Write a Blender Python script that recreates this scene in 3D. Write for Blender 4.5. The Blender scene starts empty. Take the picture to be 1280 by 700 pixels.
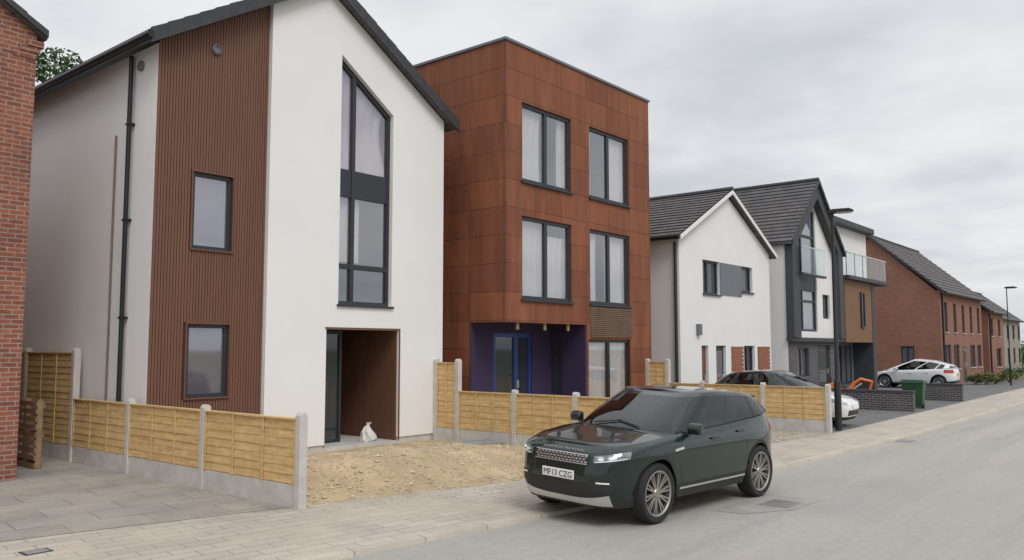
import bpy, bmesh, math, random
from mathutils import Vector, Matrix, noise
from mathutils.geometry import tessellate_polygon as tess
R=math.radians; sin=math.sin; cos=math.cos; PI=math.pi
S=bpy.context.scene; C=S.collection
random.seed(7)
S.view_settings.view_transform='Standard'; S.view_settings.look='None'; S.view_settings.exposure=0
# ------------------------------------------------------------------ survey: camera and plane intersections
H=2.1; F=1033.0; TH=math.atan(85/F); AL=R(39.8)
def ray(px,py):
    a=(px-640)/F; b=(350-py)/F
    f=cos(TH)-b*sin(TH); w=sin(TH)+b*cos(TH)
    return Vector((f*cos(AL)+a*sin(AL), f*sin(AL)-a*cos(AL), w))
def G(px,py,z=0.05):
    r=ray(px,py); k=(z-H)/r.z; return (r.x*k,r.y*k)
def onV(px,py,v):
    r=ray(px,py); k=v/r.y; return (r.x*k,H+r.z*k)
def onU(px,py,u):
    r=ray(px,py); k=u/r.x; return (r.y*k,H+r.z*k)
def WV(v,tl,br):
    u0,z1=onV(tl[0],tl[1],v); u1,z0=onV(br[0],br[1],v); return u0,u1,z0,z1
def T(tab,x):
    if x<=tab[0][0]: return tab[0][1]
    for (a,b),(c,d) in zip(tab,tab[1:]):
        if x<=c: return b+(d-b)*(x-a)/(c-a)
    return tab[-1][1]
# ------------------------------------------------------------------ materials
def mat(name,col,rough=.7,metal=0,var=.12,scale=3,bump=0,bscale=60,stretch=(1,1,1),coat=0,ior=1.5,fine=0,fscale=120,brick=None,mode='obj',dirt=None,dirt2=None,alpha=None,spec=.5,mid=None):
    m=bpy.data.materials.new(name); m.use_nodes=True; nt=m.node_tree; b=nt.nodes['Principled BSDF']; L=nt.links.new
    def nd(t): return nt.nodes.new(t)
    b.inputs['Roughness'].default_value=rough; b.inputs['Metallic'].default_value=metal; b.inputs['IOR'].default_value=ior; b.inputs['Specular IOR Level'].default_value=spec
    b.inputs['Coat Weight'].default_value=coat; b.inputs['Coat Roughness'].default_value=.03
    if alpha is not None: b.inputs['Alpha'].default_value=alpha
    tc=nd('ShaderNodeTexCoord'); obj=tc.outputs['Object']
    mp=nd('ShaderNodeMapping'); mp.inputs['Scale'].default_value=stretch; L(obj,mp.inputs['Vector'])
    hsock=None
    if brick:
        sp=nd('ShaderNodeSeparateXYZ'); cb=nd('ShaderNodeCombineXYZ'); L(obj,sp.inputs[0])
        if mode=='wall':
            ad=nd('ShaderNodeMath'); L(sp.outputs[0],ad.inputs[0]); L(sp.outputs[1],ad.inputs[1]); L(ad.outputs[0],cb.inputs[0]); L(sp.outputs[2],cb.inputs[1])
        elif mode=='roofv': L(sp.outputs[1],cb.inputs[0]); L(sp.outputs[2],cb.inputs[1])
        elif mode=='roofu': L(sp.outputs[0],cb.inputs[0]); L(sp.outputs[2],cb.inputs[1])
        else: L(sp.outputs[0],cb.inputs[0]); L(sp.outputs[1],cb.inputs[1])
        m2=nd('ShaderNodeMapping'); m2.inputs['Rotation'].default_value=(0,0,brick.get('rot',0)); m2.inputs['Location'].default_value=(brick.get('ox',0),brick.get('oy',0),0); L(cb.outputs[0],m2.inputs['Vector'])
        br=nd('ShaderNodeTexBrick'); L(m2.outputs[0],br.inputs['Vector'])
        br.offset=brick.get('off',.5); br.inputs['Scale'].default_value=1
        br.inputs['Brick Width'].default_value=brick['w']; br.inputs['Row Height'].default_value=brick['h']
        br.inputs['Mortar Size'].default_value=brick.get('ms',.01); br.inputs['Mortar Smooth'].default_value=.2
        br.inputs['Color1'].default_value=(*col,1); br.inputs['Color2'].default_value=(*brick['c2'],1); br.inputs['Mortar'].default_value=(*brick['mortar'],1)
        cs=br.outputs['Color']; hsock=br.outputs['Fac']
    else:
        rg=nd('ShaderNodeRGB'); rg.outputs[0].default_value=(*col,1); cs=rg.outputs[0]
    def vary(cs,sc,am,det,vec):
        n=nd('ShaderNodeTexNoise'); n.inputs['Scale'].default_value=sc; n.inputs['Detail'].default_value=det; n.inputs['Roughness'].default_value=.6; L(vec,n.inputs['Vector'])
        mr=nd('ShaderNodeMapRange'); mr.inputs[1].default_value=.3; mr.inputs[2].default_value=.7; mr.inputs[3].default_value=1-am; mr.inputs[4].default_value=1+am; L(n.outputs[0],mr.inputs[0])
        v=nd('ShaderNodeVectorMath'); v.operation='SCALE'; L(cs,v.inputs[0]); L(mr.outputs[0],v.inputs['Scale']); return v.outputs[0]
    if var: cs=vary(cs,scale,var,5,mp.outputs[0])
    for dt in (dirt,dirt2):
        if not dt: continue
        n=nd('ShaderNodeTexNoise'); n.inputs['Scale'].default_value=dt[1]; n.inputs['Detail'].default_value=6; n.inputs['Roughness'].default_value=.65
        mp3=nd('ShaderNodeMapping'); mp3.inputs['Scale'].default_value=dt[4] if len(dt)>4 else (1,1,1); L(obj,mp3.inputs[0]); L(mp3.outputs[0],n.inputs['Vector'])
        mr=nd('ShaderNodeMapRange'); mr.inputs[1].default_value=dt[2]; mr.inputs[2].default_value=dt[3]; L(n.outputs[0],mr.inputs[0])
        mx=nd('ShaderNodeMix'); mx.data_type='RGBA'; L(mr.outputs[0],mx.inputs[0]); L(cs,mx.inputs[6]); mx.inputs[7].default_value=(*dt[0],1); cs=mx.outputs[2]
    if fine: cs=vary(cs,fscale,fine,3,obj)
    if mid: cs=vary(cs,mid[0],mid[1],4,obj)
    L(cs,b.inputs['Base Color'])
    if bump:
        n=nd('ShaderNodeTexNoise'); n.inputs['Scale'].default_value=bscale; n.inputs['Detail'].default_value=4; L(mp.outputs[0],n.inputs['Vector'])
        hs=n.outputs[0]
        if hsock:
            ml=nd('ShaderNodeMath'); ml.operation='MULTIPLY_ADD'; ml.inputs[1].default_value=-1.5; L(hsock,ml.inputs[0]); L(hs,ml.inputs[2]); hs=ml.outputs[0]
        bp=nd('ShaderNodeBump'); bp.inputs['Strength'].default_value=min(1,bump); bp.inputs['Distance'].default_value=.01; L(hs,bp.inputs['Height']); L(bp.outputs[0],b.inputs['Normal'])
    return m
def glassmat(name,tint,ior,refl=1.0):
    m=bpy.data.materials.new(name); m.use_nodes=True; nt=m.node_tree; nt.nodes.clear(); nd=nt.nodes.new; L=nt.links.new
    o=nd('ShaderNodeOutputMaterial'); mx=nd('ShaderNodeMixShader'); tr=nd('ShaderNodeBsdfTransparent'); gl=nd('ShaderNodeBsdfGlossy'); fr=nd('ShaderNodeFresnel')
    tr.inputs['Color'].default_value=(*tint,1); gl.inputs['Roughness'].default_value=.02; gl.inputs['Color'].default_value=(refl,refl,refl,1); fr.inputs['IOR'].default_value=ior
    tc=nd('ShaderNodeTexCoord'); n=nd('ShaderNodeTexNoise'); n.inputs['Scale'].default_value=.9; L(tc.outputs['Object'],n.inputs['Vector']); bp=nd('ShaderNodeBump'); bp.inputs['Strength'].default_value=.04; L(n.outputs[0],bp.inputs['Height']); L(bp.outputs[0],gl.inputs['Normal'])
    L(fr.outputs[0],mx.inputs[0]); L(tr.outputs[0],mx.inputs[1]); L(gl.outputs[0],mx.inputs[2]); L(mx.outputs[0],o.inputs[0]); return m
RENDER=mat('white_render',(.81,.807,.797),.9,var=.025,scale=.6,bump=.25,bscale=90,fine=.02,fscale=30)
RENDER2=mat('white_render_far',(.79,.785,.775),.9,var=.03,scale=.6)
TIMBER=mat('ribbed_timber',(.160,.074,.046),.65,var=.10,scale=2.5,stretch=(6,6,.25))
TIMBACK=mat('timber_shadow',(.065,.029,.018),.8,var=.1)  # darker copy of the timber: recess shade of ribs and porch put into colour
TRIM=mat('brown_trim',(.15,.066,.04),.5,var=.06)
CORTEN=mat('corten_steel',(.250,.082,.035),.75,var=.20,scale=1.8,stretch=(1.6,1.6,.25),bump=.12,bscale=8,fine=.08,fscale=30,brick=dict(w=1.07,h=.66,c2=(.178,.056,.026),mortar=(.08,.028,.017),ms=.010,off=0,oy=-.1),mode='wall',dirt=((.31,.122,.054),1.3,.50,.85,(1.6,1.6,.3)),dirt2=((.105,.038,.023),1.1,.54,.92,(2,2,.3)))
PURPLE=mat('purple_render',(.040,.024,.068),.8,var=.08)
BLUE=mat('blue_door_paint',(.025,.055,.24),.35,var=.04)
FR=mat('anthracite_frame',(.028,.032,.04),.45,var=.04)
DARK=mat('dark_grey_cladding',(.05,.053,.06),.6,var=.1)
MIDG=mat('mid_grey_panel',(.16,.17,.19),.6,var=.06)
GLASS=mat('window_glass',(.36,.355,.40),.04,metal=.72,var=.06,scale=.5,bump=.05,bscale=.8)
GLASSA=mat('clear_window_glass',(.60,.60,.64),.03,metal=.9,var=.03,scale=.5,bump=.04,bscale=.7,alpha=.48)
GLASSD=mat('dark_window_glass',(.10,.11,.12),.04,metal=.6,var=.05,scale=.5)
BALGL=glassmat('balcony_glass',(.78,.90,.88),1.5)
CURTAIN=mat('pale_curtain',(.84,.83,.82),.9,var=.05,scale=2)
LILAC=mat('lilac_curtain',(.78,.70,.75),.9,var=.08,scale=2)
BRICK=mat('red_brick',(.33,.105,.058),.85,var=.18,scale=1.2,bump=.5,bscale=70,fine=.15,fscale=14,brick=dict(w=.225,h=.075,c2=(.19,.06,.042),mortar=(.30,.24,.195),ms=.010),mode='wall')
BRICKF=mat('orange_red_brick',(.285,.11,.068),.85,var=.12,scale=.8,brick=dict(w=.225,h=.075,c2=(.22,.082,.052),mortar=(.28,.2,.16),ms=.009),mode='wall')
BRICKD=mat('dark_grey_brick',(.075,.075,.085),.8,var=.2,scale=3,brick=dict(w=.225,h=.075,c2=(.045,.042,.05),mortar=(.2,.19,.18),ms=.012),mode='wall')
STONE=mat('beige_stone',(.34,.30,.25),.9,var=.2,scale=2,brick=dict(w=.4,h=.2,c2=(.28,.25,.21),mortar=(.36,.33,.29),ms=.012),mode='wall')
ROOFV=mat('slate_grey_tiles',(.112,.104,.102),.65,var=.18,scale=2.5,brick=dict(w=.34,h=.19,c2=(.085,.08,.082),mortar=(.04,.038,.038),ms=.008),mode='roofv')
ROOFU=mat('brown_grey_tiles',(.112,.098,.092),.65,var=.18,scale=2.5,brick=dict(w=.34,h=.2,c2=(.085,.076,.074),mortar=(.04,.038,.038),ms=.008),mode='roofu')
VERGE=mat('verge_tile',(.040,.041,.047),.55,var=.2,scale=5)
PIPE=mat('black_plastic_pipe',(.012,.012,.014),.35,var=.05)
CABLE=mat('brown_pipe',(.20,.135,.105),.6,var=.1)
FENCE=mat('golden_fence_timber',(.62,.425,.19),.75,var=.2,scale=2,stretch=(1,1,9),bump=.15,bscale=20,fine=.1,fscale=9)
CONC=mat('pale_concrete',(.54,.52,.485),.85,var=.12,scale=4,bump=.2,bscale=70)
PALLET=mat('pallet_wood',(.30,.20,.12),.85,var=.25,scale=4)
ROAD=mat('dusty_asphalt',(.36,.345,.315),.9,var=.08,scale=.35,bump=.6,bscale=120,fine=.30,fscale=90,mid=(9,.07),dirt=((.44,.405,.345),.5,.44,.72,(.12,1.5,1)),dirt2=((.27,.262,.25),.6,.52,.80,(.09,1.1,1)))
PATCH=mat('asphalt_patch',(.325,.31,.283),.9,var=.15,scale=3,bump=.4,bscale=120,fine=.25,fscale=90)
PAVE=mat('pale_block_paving',(.475,.43,.365),.88,var=.12,scale=.8,bump=.3,bscale=90,fine=.14,fscale=60,brick=dict(w=.45,h=.20,c2=(.41,.37,.315),mortar=(.28,.25,.205),ms=.009,rot=R(6.5)),mode='ground',dirt=((.51,.44,.34),.7,.48,.75),dirt2=((.36,.33,.285),.9,.56,.85))
SLAB=mat('grey_drive_slabs',(.335,.315,.28),.85,var=.18,scale=.9,bump=.3,bscale=60,fine=.16,fscale=50,brick=dict(w=.9,h=.6,c2=(.29,.275,.25),mortar=(.20,.185,.16),ms=.011,rot=R(8)),mode='ground',dirt=((.42,.36,.28),.8,.46,.78),dirt2=((.22,.21,.195),.5,.56,.85))
DRIVE=mat('charcoal_block_drive',(.13,.13,.135),.85,var=.15,scale=1,fine=.1,brick=dict(w=.2,h=.1,c2=(.17,.165,.16),mortar=(.09,.09,.085),ms=.006),mode='ground')
KERB=mat('buff_kerb',(.50,.45,.375),.85,var=.12,scale=1.5,fine=.1,fscale=50,brick=dict(w=.9,h=40,c2=(.45,.405,.34),mortar=(.27,.24,.2),ms=.01,rot=R(5)),mode='ground')
GRAVEL=mat('sandy_gravel',(.47,.36,.222),.95,var=.20,scale=1.4,bump=.8,bscale=80,fine=.28,fscale=90,mid=(22,.12),dirt=((.36,.262,.155),1.2,.5,.8))
GRAVEL2=mat('grey_gravel',(.35,.31,.26),.95,var=.2,scale=1.2,bump=1,bscale=40,fine=.3,fscale=50)
STONES=mat('gravel_stone',(.48,.40,.285),.9,var=.35,scale=2.2)
EARTH=mat('earth_and_grass',(.12,.12,.06),.95,var=.3,scale=.2)
LEAF=mat('green_leaf',(.060,.105,.032),.7,var=.5,scale=1.8)
LEAF2=mat('light_green_leaf',(.12,.16,.035),.7,var=.5,scale=3)
BARK=mat('bark',(.10,.075,.05),.9,var=.3,scale=5)
STEELB=mat('black_painted_steel',(.015,.015,.017),.4,var=.1)
LENS=mat('lamp_lens',(.6,.6,.58),.2,var=.02)
PAINTG=mat('dark_green_car_paint',(.0045,.016,.013),.35,var=.04,scale=1,coat=1,spec=.25)
PAINTW=mat('white_car_paint',(.75,.76,.77),.3,var=.02,coat=.8)
CARGL=glassmat('car_glass',(.72,.77,.75),1.7)
CARGLD=glassmat('tinted_car_glass',(.30,.33,.32),1.7)
BLACKROOF=mat('gloss_black_roof',(.008,.010,.010),.15,var=.03,coat=1)
PLAST=mat('black_car_plastic',(.022,.023,.024),.55,var=.15,scale=4)
SEAT=mat('grey_seat_cloth',(.16,.15,.14),.8,var=.1,scale=4)
RUBBER=mat('tyre_rubber',(.018,.018,.018),.8,var=.2,scale=8)
ALLOY=mat('bronze_grey_alloy',(.40,.37,.335),.35,metal=.8,var=.08)
ALLOYS=mat('silver_alloy',(.5,.5,.5),.35,metal=.8,var=.08)
SILVER=mat('satin_silver',(.66,.66,.64),.32,metal=.7,var=.05)
HEADL=mat('headlight_glass',(.55,.58,.60),.06,metal=.5,var=.3,scale=14,coat=1)
HEADLD=mat('headlight_dark_glass',(.20,.22,.24),.06,metal=.45,var=.4,scale=14,coat=1)
LED=mat('white_lamp_strip',(.9,.9,.88),.2,var=.02)
TAIL=mat('red_tail_light',(.45,.015,.01),.15,var=.1,coat=1)
PLATE=mat('white_number_plate',(.82,.82,.80),.4,var=.02)
PLATEY=mat('yellow_number_plate',(.7,.5,.05),.4,var=.02)
PLATET=mat('black_lettering',(.01,.01,.01),.5,var=0)
ORANGE=mat('orange_machine_paint',(.75,.16,.02),.4,var=.12)
BINGREEN=mat('dark_green_bin',(.022,.08,.036),.5,var=.1)
SACK=mat('white_sack',(.68,.67,.63),.8,var=.12,scale=6)
GREYST=mat('grey_paving_stone',(.25,.25,.25),.85,var=.15)
OTIMB=mat('orange_timber',(.30,.10,.05),.7,var=.15)
# ------------------------------------------------------------------ mesh helpers
ORG={}
def mV(v): return lambda a,b,d:(a,v+d,b)
def mU(u): return lambda a,b,d:(u+d,a,b)
class MB:
    def __init__(s): s.v=[]; s.f=[]
    def add(s,vs,fs):
        n=len(s.v); s.v+=[Vector(p) for p in vs]; s.f+=[[i+n for i in f] for f in fs]; return s
    def quad(s,m,a0,a1,b0,b1,d): return s.add([m(a,b,d) for a,b in ((a0,b0),(a1,b0),(a1,b1),(a0,b1))],[[0,1,2,3]])
    def mbox(s,m,a0,a1,b0,b1,d0,d1):
        return s.add([m(a,b,d) for d in (d0,d1) for a,b in ((a0,b0),(a1,b0),(a1,b1),(a0,b1))],[[0,1,2,3],[4,5,6,7],[0,1,5,4],[1,2,6,5],[2,3,7,6],[3,0,4,7]])
    def box(s,x0,x1,y0,y1,z0,z1): return s.mbox(lambda a,b,d:(a,d,b),x0,x1,z0,z1,y0,y1)
    def prism(s,pts,m,d0,d1):
        n=len(pts); t=[list(x) for x in tess([[Vector((a,b,0)) for a,b in pts]])]
        return s.add([m(a,b,d0) for a,b in pts]+[m(a,b,d1) for a,b in pts], t+[[i+n for i in x] for x in t]+[[i,(i+1)%n,n+(i+1)%n,n+i] for i in range(n)])
    def tube(s,pts,r,n=8):
        pts=[Vector(p) for p in pts]; k=len(pts); rs=r if isinstance(r,(list,tuple)) else [r]*k; vs=[];fs=[]
        for i,p in enumerate(pts):
            d=(pts[min(i+1,k-1)]-pts[max(i-1,0)]).normalized(); up=Vector((0,0,1)) if abs(d.z)<.9 else Vector((1,0,0))
            e=d.cross(up).normalized(); g=e.cross(d)
            vs+=[p+(e*cos(2*PI*j/n)+g*sin(2*PI*j/n))*rs[i] for j in range(n)]
        for i in range(k-1):
            for j in range(n): fs.append([i*n+j,i*n+(j+1)%n,(i+1)*n+(j+1)%n,(i+1)*n+j])
        fs.append(list(range(n))); fs.append(list(range((k-1)*n,k*n))); return s.add(vs,fs)
    def lathe(s,prof,cx,cy,cz,n=32):   # about the y axis, prof = (r,y)
        vs=[];fs=[];k=len(prof)
        for r,y in prof: vs+=[(cx+r*cos(2*PI*j/n),cy+y,cz+r*sin(2*PI*j/n)) for j in range(n)]
        for i in range(k-1):
            for j in range(n): fs.append([i*n+j,i*n+(j+1)%n,(i+1)*n+(j+1)%n,(i+1)*n+j])
        return s.add(vs,fs)
    def build(s,name,m,parent=None,smooth=False,bevel=0,recalc=True,angle=40):
        o0=ORG.get(parent.name,Vector()) if parent else Vector()
        me=bpy.data.meshes.new(name); me.from_pydata([p-o0 for p in s.v],[],s.f)
        if recalc:
            bm=bmesh.new(); bm.from_mesh(me); bmesh.ops.recalc_face_normals(bm,faces=bm.faces); bm.to_mesh(me); bm.free()
        me.materials.append(m)
        if smooth:
            me.polygons.foreach_set('use_smooth',[True]*len(me.polygons)); me.set_sharp_from_angle(angle=R(angle))
        o=bpy.data.objects.new(name,me); C.objects.link(o)
        if parent: o.parent=parent; ORG[o.name]=o0
        if bevel:
            b=o.modifiers.new('bevel','BEVEL'); b.width=bevel; b.segments=2; b.limit_method='ANGLE'; b.angle_limit=R(40)
        return o
def tag(o,label=None,cat=None,group=None,kind=None):
    if label: o['label']=label
    if cat: o['category']=cat
    if group: o['group']=group
    if kind: o['kind']=kind
    return o
def thing(name,label,cat,loc=(0,0,0),group=None,local=False):
    o=bpy.data.objects.new(name,None); C.objects.link(o); o.location=loc; o.empty_display_size=.3
    ORG[o.name]=Vector() if local else Vector(loc)
    return tag(o,label,cat,group)
def rect(a0,a1,b0,b1): return [(a0,b0),(a1,b0),(a1,b1),(a0,b1)]
def wall(parent,m_,outer,holes,m,depth=.2,name='wall'):
    polys=[[Vector((a,b,0)) for a,b in q] for q in [outer]+list(holes)]
    mb=MB(); mb.add([m(p.x,p.y,0) for q in polys for p in q],[list(t) for t in tess(polys)])
    for q in polys:
        n=len(q); mb.add([m(p.x,p.y,0) for p in q]+[m(p.x,p.y,depth) for p in q],[[i,(i+1)%n,n+(i+1)%n,n+i] for i in range(n)])
    return mb.build(name,m_,parent)
def window(parent,m,w,mull=(),trans=(),fm=None,gm=None,fw=.065,d=.09,sill=None,name='window',e=.003):
    a0,a1,b0,b1=w[0]+e,w[1]-e,w[2]+e,w[3]-e
    mb=MB(); fm=fm or FR
    mb.mbox(m,a0,a0+fw,b0,b1,d,d+.08); mb.mbox(m,a1-fw,a1,b0,b1,d,d+.08)
    mb.mbox(m,a0+fw,a1-fw,b0,b0+fw,d,d+.08); mb.mbox(m,a0+fw,a1-fw,b1-fw,b1,d,d+.08)
    for t in mull:
        c=a0+(a1-a0)*t; mb.mbox(m,c-fw*.7,c+fw*.7,b0+fw,b1-fw,d+.004,d+.076)
    for t in trans:
        c=b0+(b1-b0)*t; mb.mbox(m,a0+fw,a1-fw,c-fw*.6,c+fw*.6,d+.007,d+.073)
    o=mb.build(name,fm,parent)
    MB().quad(m,a0+fw*.5,a1-fw*.5,b0+fw*.5,b1-fw*.5,d+.045).build('pane',gm or GLASS,o)
    if sill: MB().mbox(m,a0-.04,a1+.04,b0-.05,b0-.004,-.06,d).build('sill',sill,o)
    return o
def curtain(parent,m,a0,a1,b0,b1,d,mt,folds=7,gather=0,amp=.03):
    n=int(folds*8); mb=MB(); k=10
    for i in range(n+1):
        t=i/n
        for j in range(k+1):
            s=j/k; w=1-gather*math.sin(PI*s)**1.0*(1-s*.3); a=a0+(a1-a0)*t*w
            mb.v.append(Vector(m(a,b1+(b0-b1)*s,d+amp*sin(t*folds*2*PI+1.3*sin(s*3))*(.6+.4*s))))
    mb.f=[[i*(k+1)+j,(i+1)*(k+1)+j,(i+1)*(k+1)+j+1,i*(k+1)+j+1] for i in range(n) for j in range(k)]
    return mb.build('curtain',mt,parent,smooth=True,angle=180)
def door(parent,m,w,dm,gm=None,d=.09,glass=(.2,.8,.3,.92)):
    a0,a1,b0,b1=w[0]+.003,w[1]-.003,w[2],w[3]-.003
    o=MB().mbox(m,a0,a1,b0,b1,d,d+.06).build('door',dm,parent,bevel=.008)
    if glass:
        x=lambda t:a0+(a1-a0)*t; y=lambda t:b0+(b1-b0)*t
        MB().mbox(m,x(glass[0]),x(glass[1]),y(glass[2]),y(glass[3]),d-.01,d+.01).build('pane',gm or GLASSD,o)
    MB().mbox(m,a1-.14,a1-.1,b0+.95,b0+1.15,d-.05,d-.002).build('handle',SILVER,o)
    return o
def roof(parent,a0,a1,d0,d1,ze,za,mt,mf,th=.16,n=16,am=None,verge=None,ridge=True):
    am=am if am is not None else (a0+a1)/2
    mb=MB()
    for (ae) in (a0,a1):
        pe=Vector((ae,ze)); pr=Vector((am,za)); dr=(pr-pe).normalized(); nn=Vector((-dr.y,dr.x)); nn=nn if nn.y>0 else -nn
        mb.prism([(ae,ze),(am,za),(am,za-th),(ae,ze-th)],mf,d0,d1)
        for i in range(n):
            p=pe.lerp(pr,i/n); q=pe.lerp(pr,(i+1)/n); lo=p+nn*.04; l0=p+nn*.004; hi=q+nn*.008
            mb.add([mf(lo.x,lo.y,d0),mf(lo.x,lo.y,d1),mf(hi.x,hi.y,d1),mf(hi.x,hi.y,d0),mf(l0.x,l0.y,d0),mf(l0.x,l0.y,d1)],[[0,1,2,3],[0,1,5,4]])
    r=mb.build('roof',mt,parent)
    if ridge: MB().tube([mf(am,za+.02,d0-.02),mf(am,za+.02,d1+.02)],.10,8).build('ridge',VERGE,r)
    if verge:
        for ae in (a0,a1):
            vb=MB(); k=verge[1]
            for i in range(k):
                p=Vector((ae,ze)).lerp(Vector((am,za)),i/k); q=Vector((ae,ze)).lerp(Vector((am,za)),(i+1)/k)
                vb.prism([(p.x,p.y+.066),(q.x,q.y+.05),(q.x,q.y-verge[0]),(p.x,p.y-verge[0])],mf,d0-.05-(.004 if i%2 else 0),d0-.003)
            vb.build('verge',VERGE,r)
    return r
mfV=lambda a,b,d:(a,d,b)   # ridge runs away from the street
mfU=lambda a,b,d:(d,a,b)   # ridge runs along the street
def pipe(parent,pts,r,m_,name='downpipe'): return MB().tube(pts,r,10).build(name,m_,parent,smooth=True)
def sheet(name,pts,z,m_,kind='structure'):
    o=MB().add([(x,y,z) for x,y in pts],[list(t) for t in tess([[Vector((x,y,0)) for x,y in pts]])]).build(name,m_); return tag(o,kind=kind)
# ------------------------------------------------------------------ ground
KT=[(-30,10.8),(5.24,6.85),(9.5,6.35),(13.92,5.86),(22,5.5),(37.5,5.44),(60,5.6),(120,6.6),(300,10)]
BT=[(-30,15),(3.3,9.95),(6.5,9.15),(10.2,8.25),(15,7.55),(20.5,6.98),(37,7.15),(60,7.3),(120,8.3),(300,12)]
us=sorted(set([-30,-20,-10,-5,0]+list(range(1,40))+[5.24,6.54,13.3,20.6]+list(range(40,121,8))+[160,220,300]))
K=lambda u:T(KT,u); B=lambda u:T(BT,u)
sheet('ground',[(-700,-700),(900,-700),(900,900),(-700,900)],-.05,EARTH)
def strip(name,lo,hi,us,z,m_):
    mb=MB(); n=len(us)
    mb.add([(u,lo(u),z) for u in us]+[(u,hi(u),z) for u in us],[[i,i+1,n+i+1,n+i] for i in range(n-1)])
    return tag(mb.build(name,m_),kind='structure')
strip('road',lambda u:K(u)-6.6,lambda u:K(u)-.12,us,0,ROAD)
strip('pavement',lambda u:K(u)+.02,B,us,.05,PAVE)
strip('opposite_pavement',lambda u:K(u)-9.2,lambda u:K(u)-6.6,us,.05,PAVE)
mb=MB()
for a,b in zip(us,us[1:]):
    mb.add([(a,K(a)-.12,0),(a,K(a)-.105,.05),(a,K(a)+.02,.054),(b,K(b)-.12,0),(b,K(b)-.105,.05),(b,K(b)+.02,.054),(a,K(a)+.02,.0),(b,K(b)+.02,.0)],[[0,1,4,3],[1,2,5,4],[2,6,7,5]])
tag(mb.build('kerb',KERB),kind='structure')
strip('driveway',B,lambda u:24,[u for u in us if u<6.5]+[6.54],.054,SLAB)
strip('block_driveway',B,lambda u:15,[20.6]+[u for u in us if 20.6<u<62]+[62],.054,DRIVE)
strip('far_verge',B,lambda u:B(u)+12,[62]+[u for u in us if u>62],.04,EARTH)
strip('gravel_plot',B,lambda u:14,[13.3]+[u for u in us if 13.3<u<20.6]+[20.6],.054,GRAVEL2)
def gz(u,v):
    e=min(1,max(0,(v-B(u))/.6))*min(1,max(0,(u-6.6)/.35))*min(1,max(0,(13.25-v)/.9)+.35)
    n=.5+.5*noise.fractal(Vector((u*.8,v*.8,3)),1,2,4); n2=noise.noise(Vector((u*3.4,v*3.4,1)))
    z=.08*n+.03*n2
    for (a,b,r,h) in ((7.7,10.1,.8,.30),(9.0,9.9,1.0,.40),(10.6,10.2,.9,.20),(11.6,10.6,1.0,.14),(8.6,11.8,.7,.15),(12.6,9.6,.8,.10)):
        z+=h*math.exp(-((u-a)**2+(v-b)**2)/(r*r))
    return .05+max(0,z)*e
mb=MB(); nu,nv=170,140
for i in range(nu+1):
    u=6.54+(13.3-6.54)*i/nu
    for j in range(nv+1):
        v=B(u)+(13.6-B(u))*j/nv; mb.v.append(Vector((u,v,gz(u,v)+.010*noise.noise(Vector((u*13,v*13,0))))))
mb.f=[[i*(nv+1)+j,(i+1)*(nv+1)+j,(i+1)*(nv+1)+j+1,i*(nv+1)+j+1] for i in range(nu) for j in range(nv)]
tag(mb.build('gravel_heap',GRAVEL,smooth=True),kind='structure')
mb=MB()
def pebble(mb,x,y,z,r):
    vs=[];q=random.uniform(0,6)
    for k,(h,rr) in enumerate(((-.3,.6),(.15,1),(.6,.5))):
        vs+=[(x+cos(q+j*PI/2.5+k)*r*rr*random.uniform(.7,1.2),y+sin(q+j*PI/2.5+k)*r*rr*random.uniform(.7,1.2),z+h*r) for j in range(5)]
    fs=[[a*5+j,a*5+(j+1)%5,a*5+5+(j+1)%5,a*5+5+j] for a in (0,1) for j in range(5)]+[[10,11,12,13,14]]
    mb.add(vs,fs)
for i in range(5200):
    u=random.uniform(6.7,13.2); v=B(u)+random.random()**1.3*(12.9-B(u)); pebble(mb,u,v,gz(u,v),random.choice((.008,.01,.012,.014,.018,.022,.028)) if i%25 else .045)
for i in range(900):
    u=random.uniform(6.6,13); v=B(u)-random.random()**2*.8; pebble(mb,u,v,.052,random.uniform(.005,.013))
for i in range(500):
    u=random.uniform(13.4,20.4); v=B(u)+random.random()*2.5; pebble(mb,u,v,.055,random.uniform(.012,.035))
for i in range(500):
    u=random.uniform(3,26); v=K(u)-.13-random.random()**2*.7; pebble(mb,u,v,.001,random.uniform(.004,.010))
tag(mb.build('gravel_stones',STONES),'loose pale stones scattered over the sandy building plot','gravel',kind='stuff')
# road patch and iron covers
sheet('road_patch',[G(890,638,0),G(955,617,0),G(1025,626,0),G(995,637,0),G(930,643,0)],.004,PATCH)
gx,gy=G(975,630,0); GRATE=mat('worn_iron',(.23,.225,.21),.8,var=.15)
t=thing('drain_cover','iron drain grating set in the road patch behind the green car','drain cover',(gx,gy,.006))
fb=MB(); fb.box(gx-.24,gx+.24,gy-.2,gy-.16,.005,.012); fb.box(gx-.24,gx+.24,gy+.16,gy+.2,.005,.012); fb.box(gx-.24,gx-.2,gy-.16,gy+.16,.005,.012); fb.box(gx+.2,gx+.24,gy-.16,gy+.16,.005,.012)
fb.build('frame',GRATE,t); sb=MB()
for i in range(8): sb.box(gx-.19+i*.05,gx-.156+i*.05,gy-.158,gy+.158,.005,.010)
sb.build('grate',GRATE,t)
for (px,py,z0,lb) in ((45,690,.05,'small square iron cover in the pavement at the left'),(1128,551,0,'iron cover in the road surface right of the street lamp')):
    gx,gy=G(px,py,z0)
    t=thing('inspection_cover',lb,'inspection cover',(gx,gy,z0+.002)); w=.13 if z0 else .28
    MB().box(gx-w,gx+w,gy-w*.75,gy+w*.75,z0+.001,z0+.007).build('frame',DARK if z0 else GRATE,t); MB().box(gx-w*.8,gx+w*.8,gy-w*.56,gy+w*.56,z0+.003,z0+.011).build('lid',GREYST,t,bevel=.003)
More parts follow.
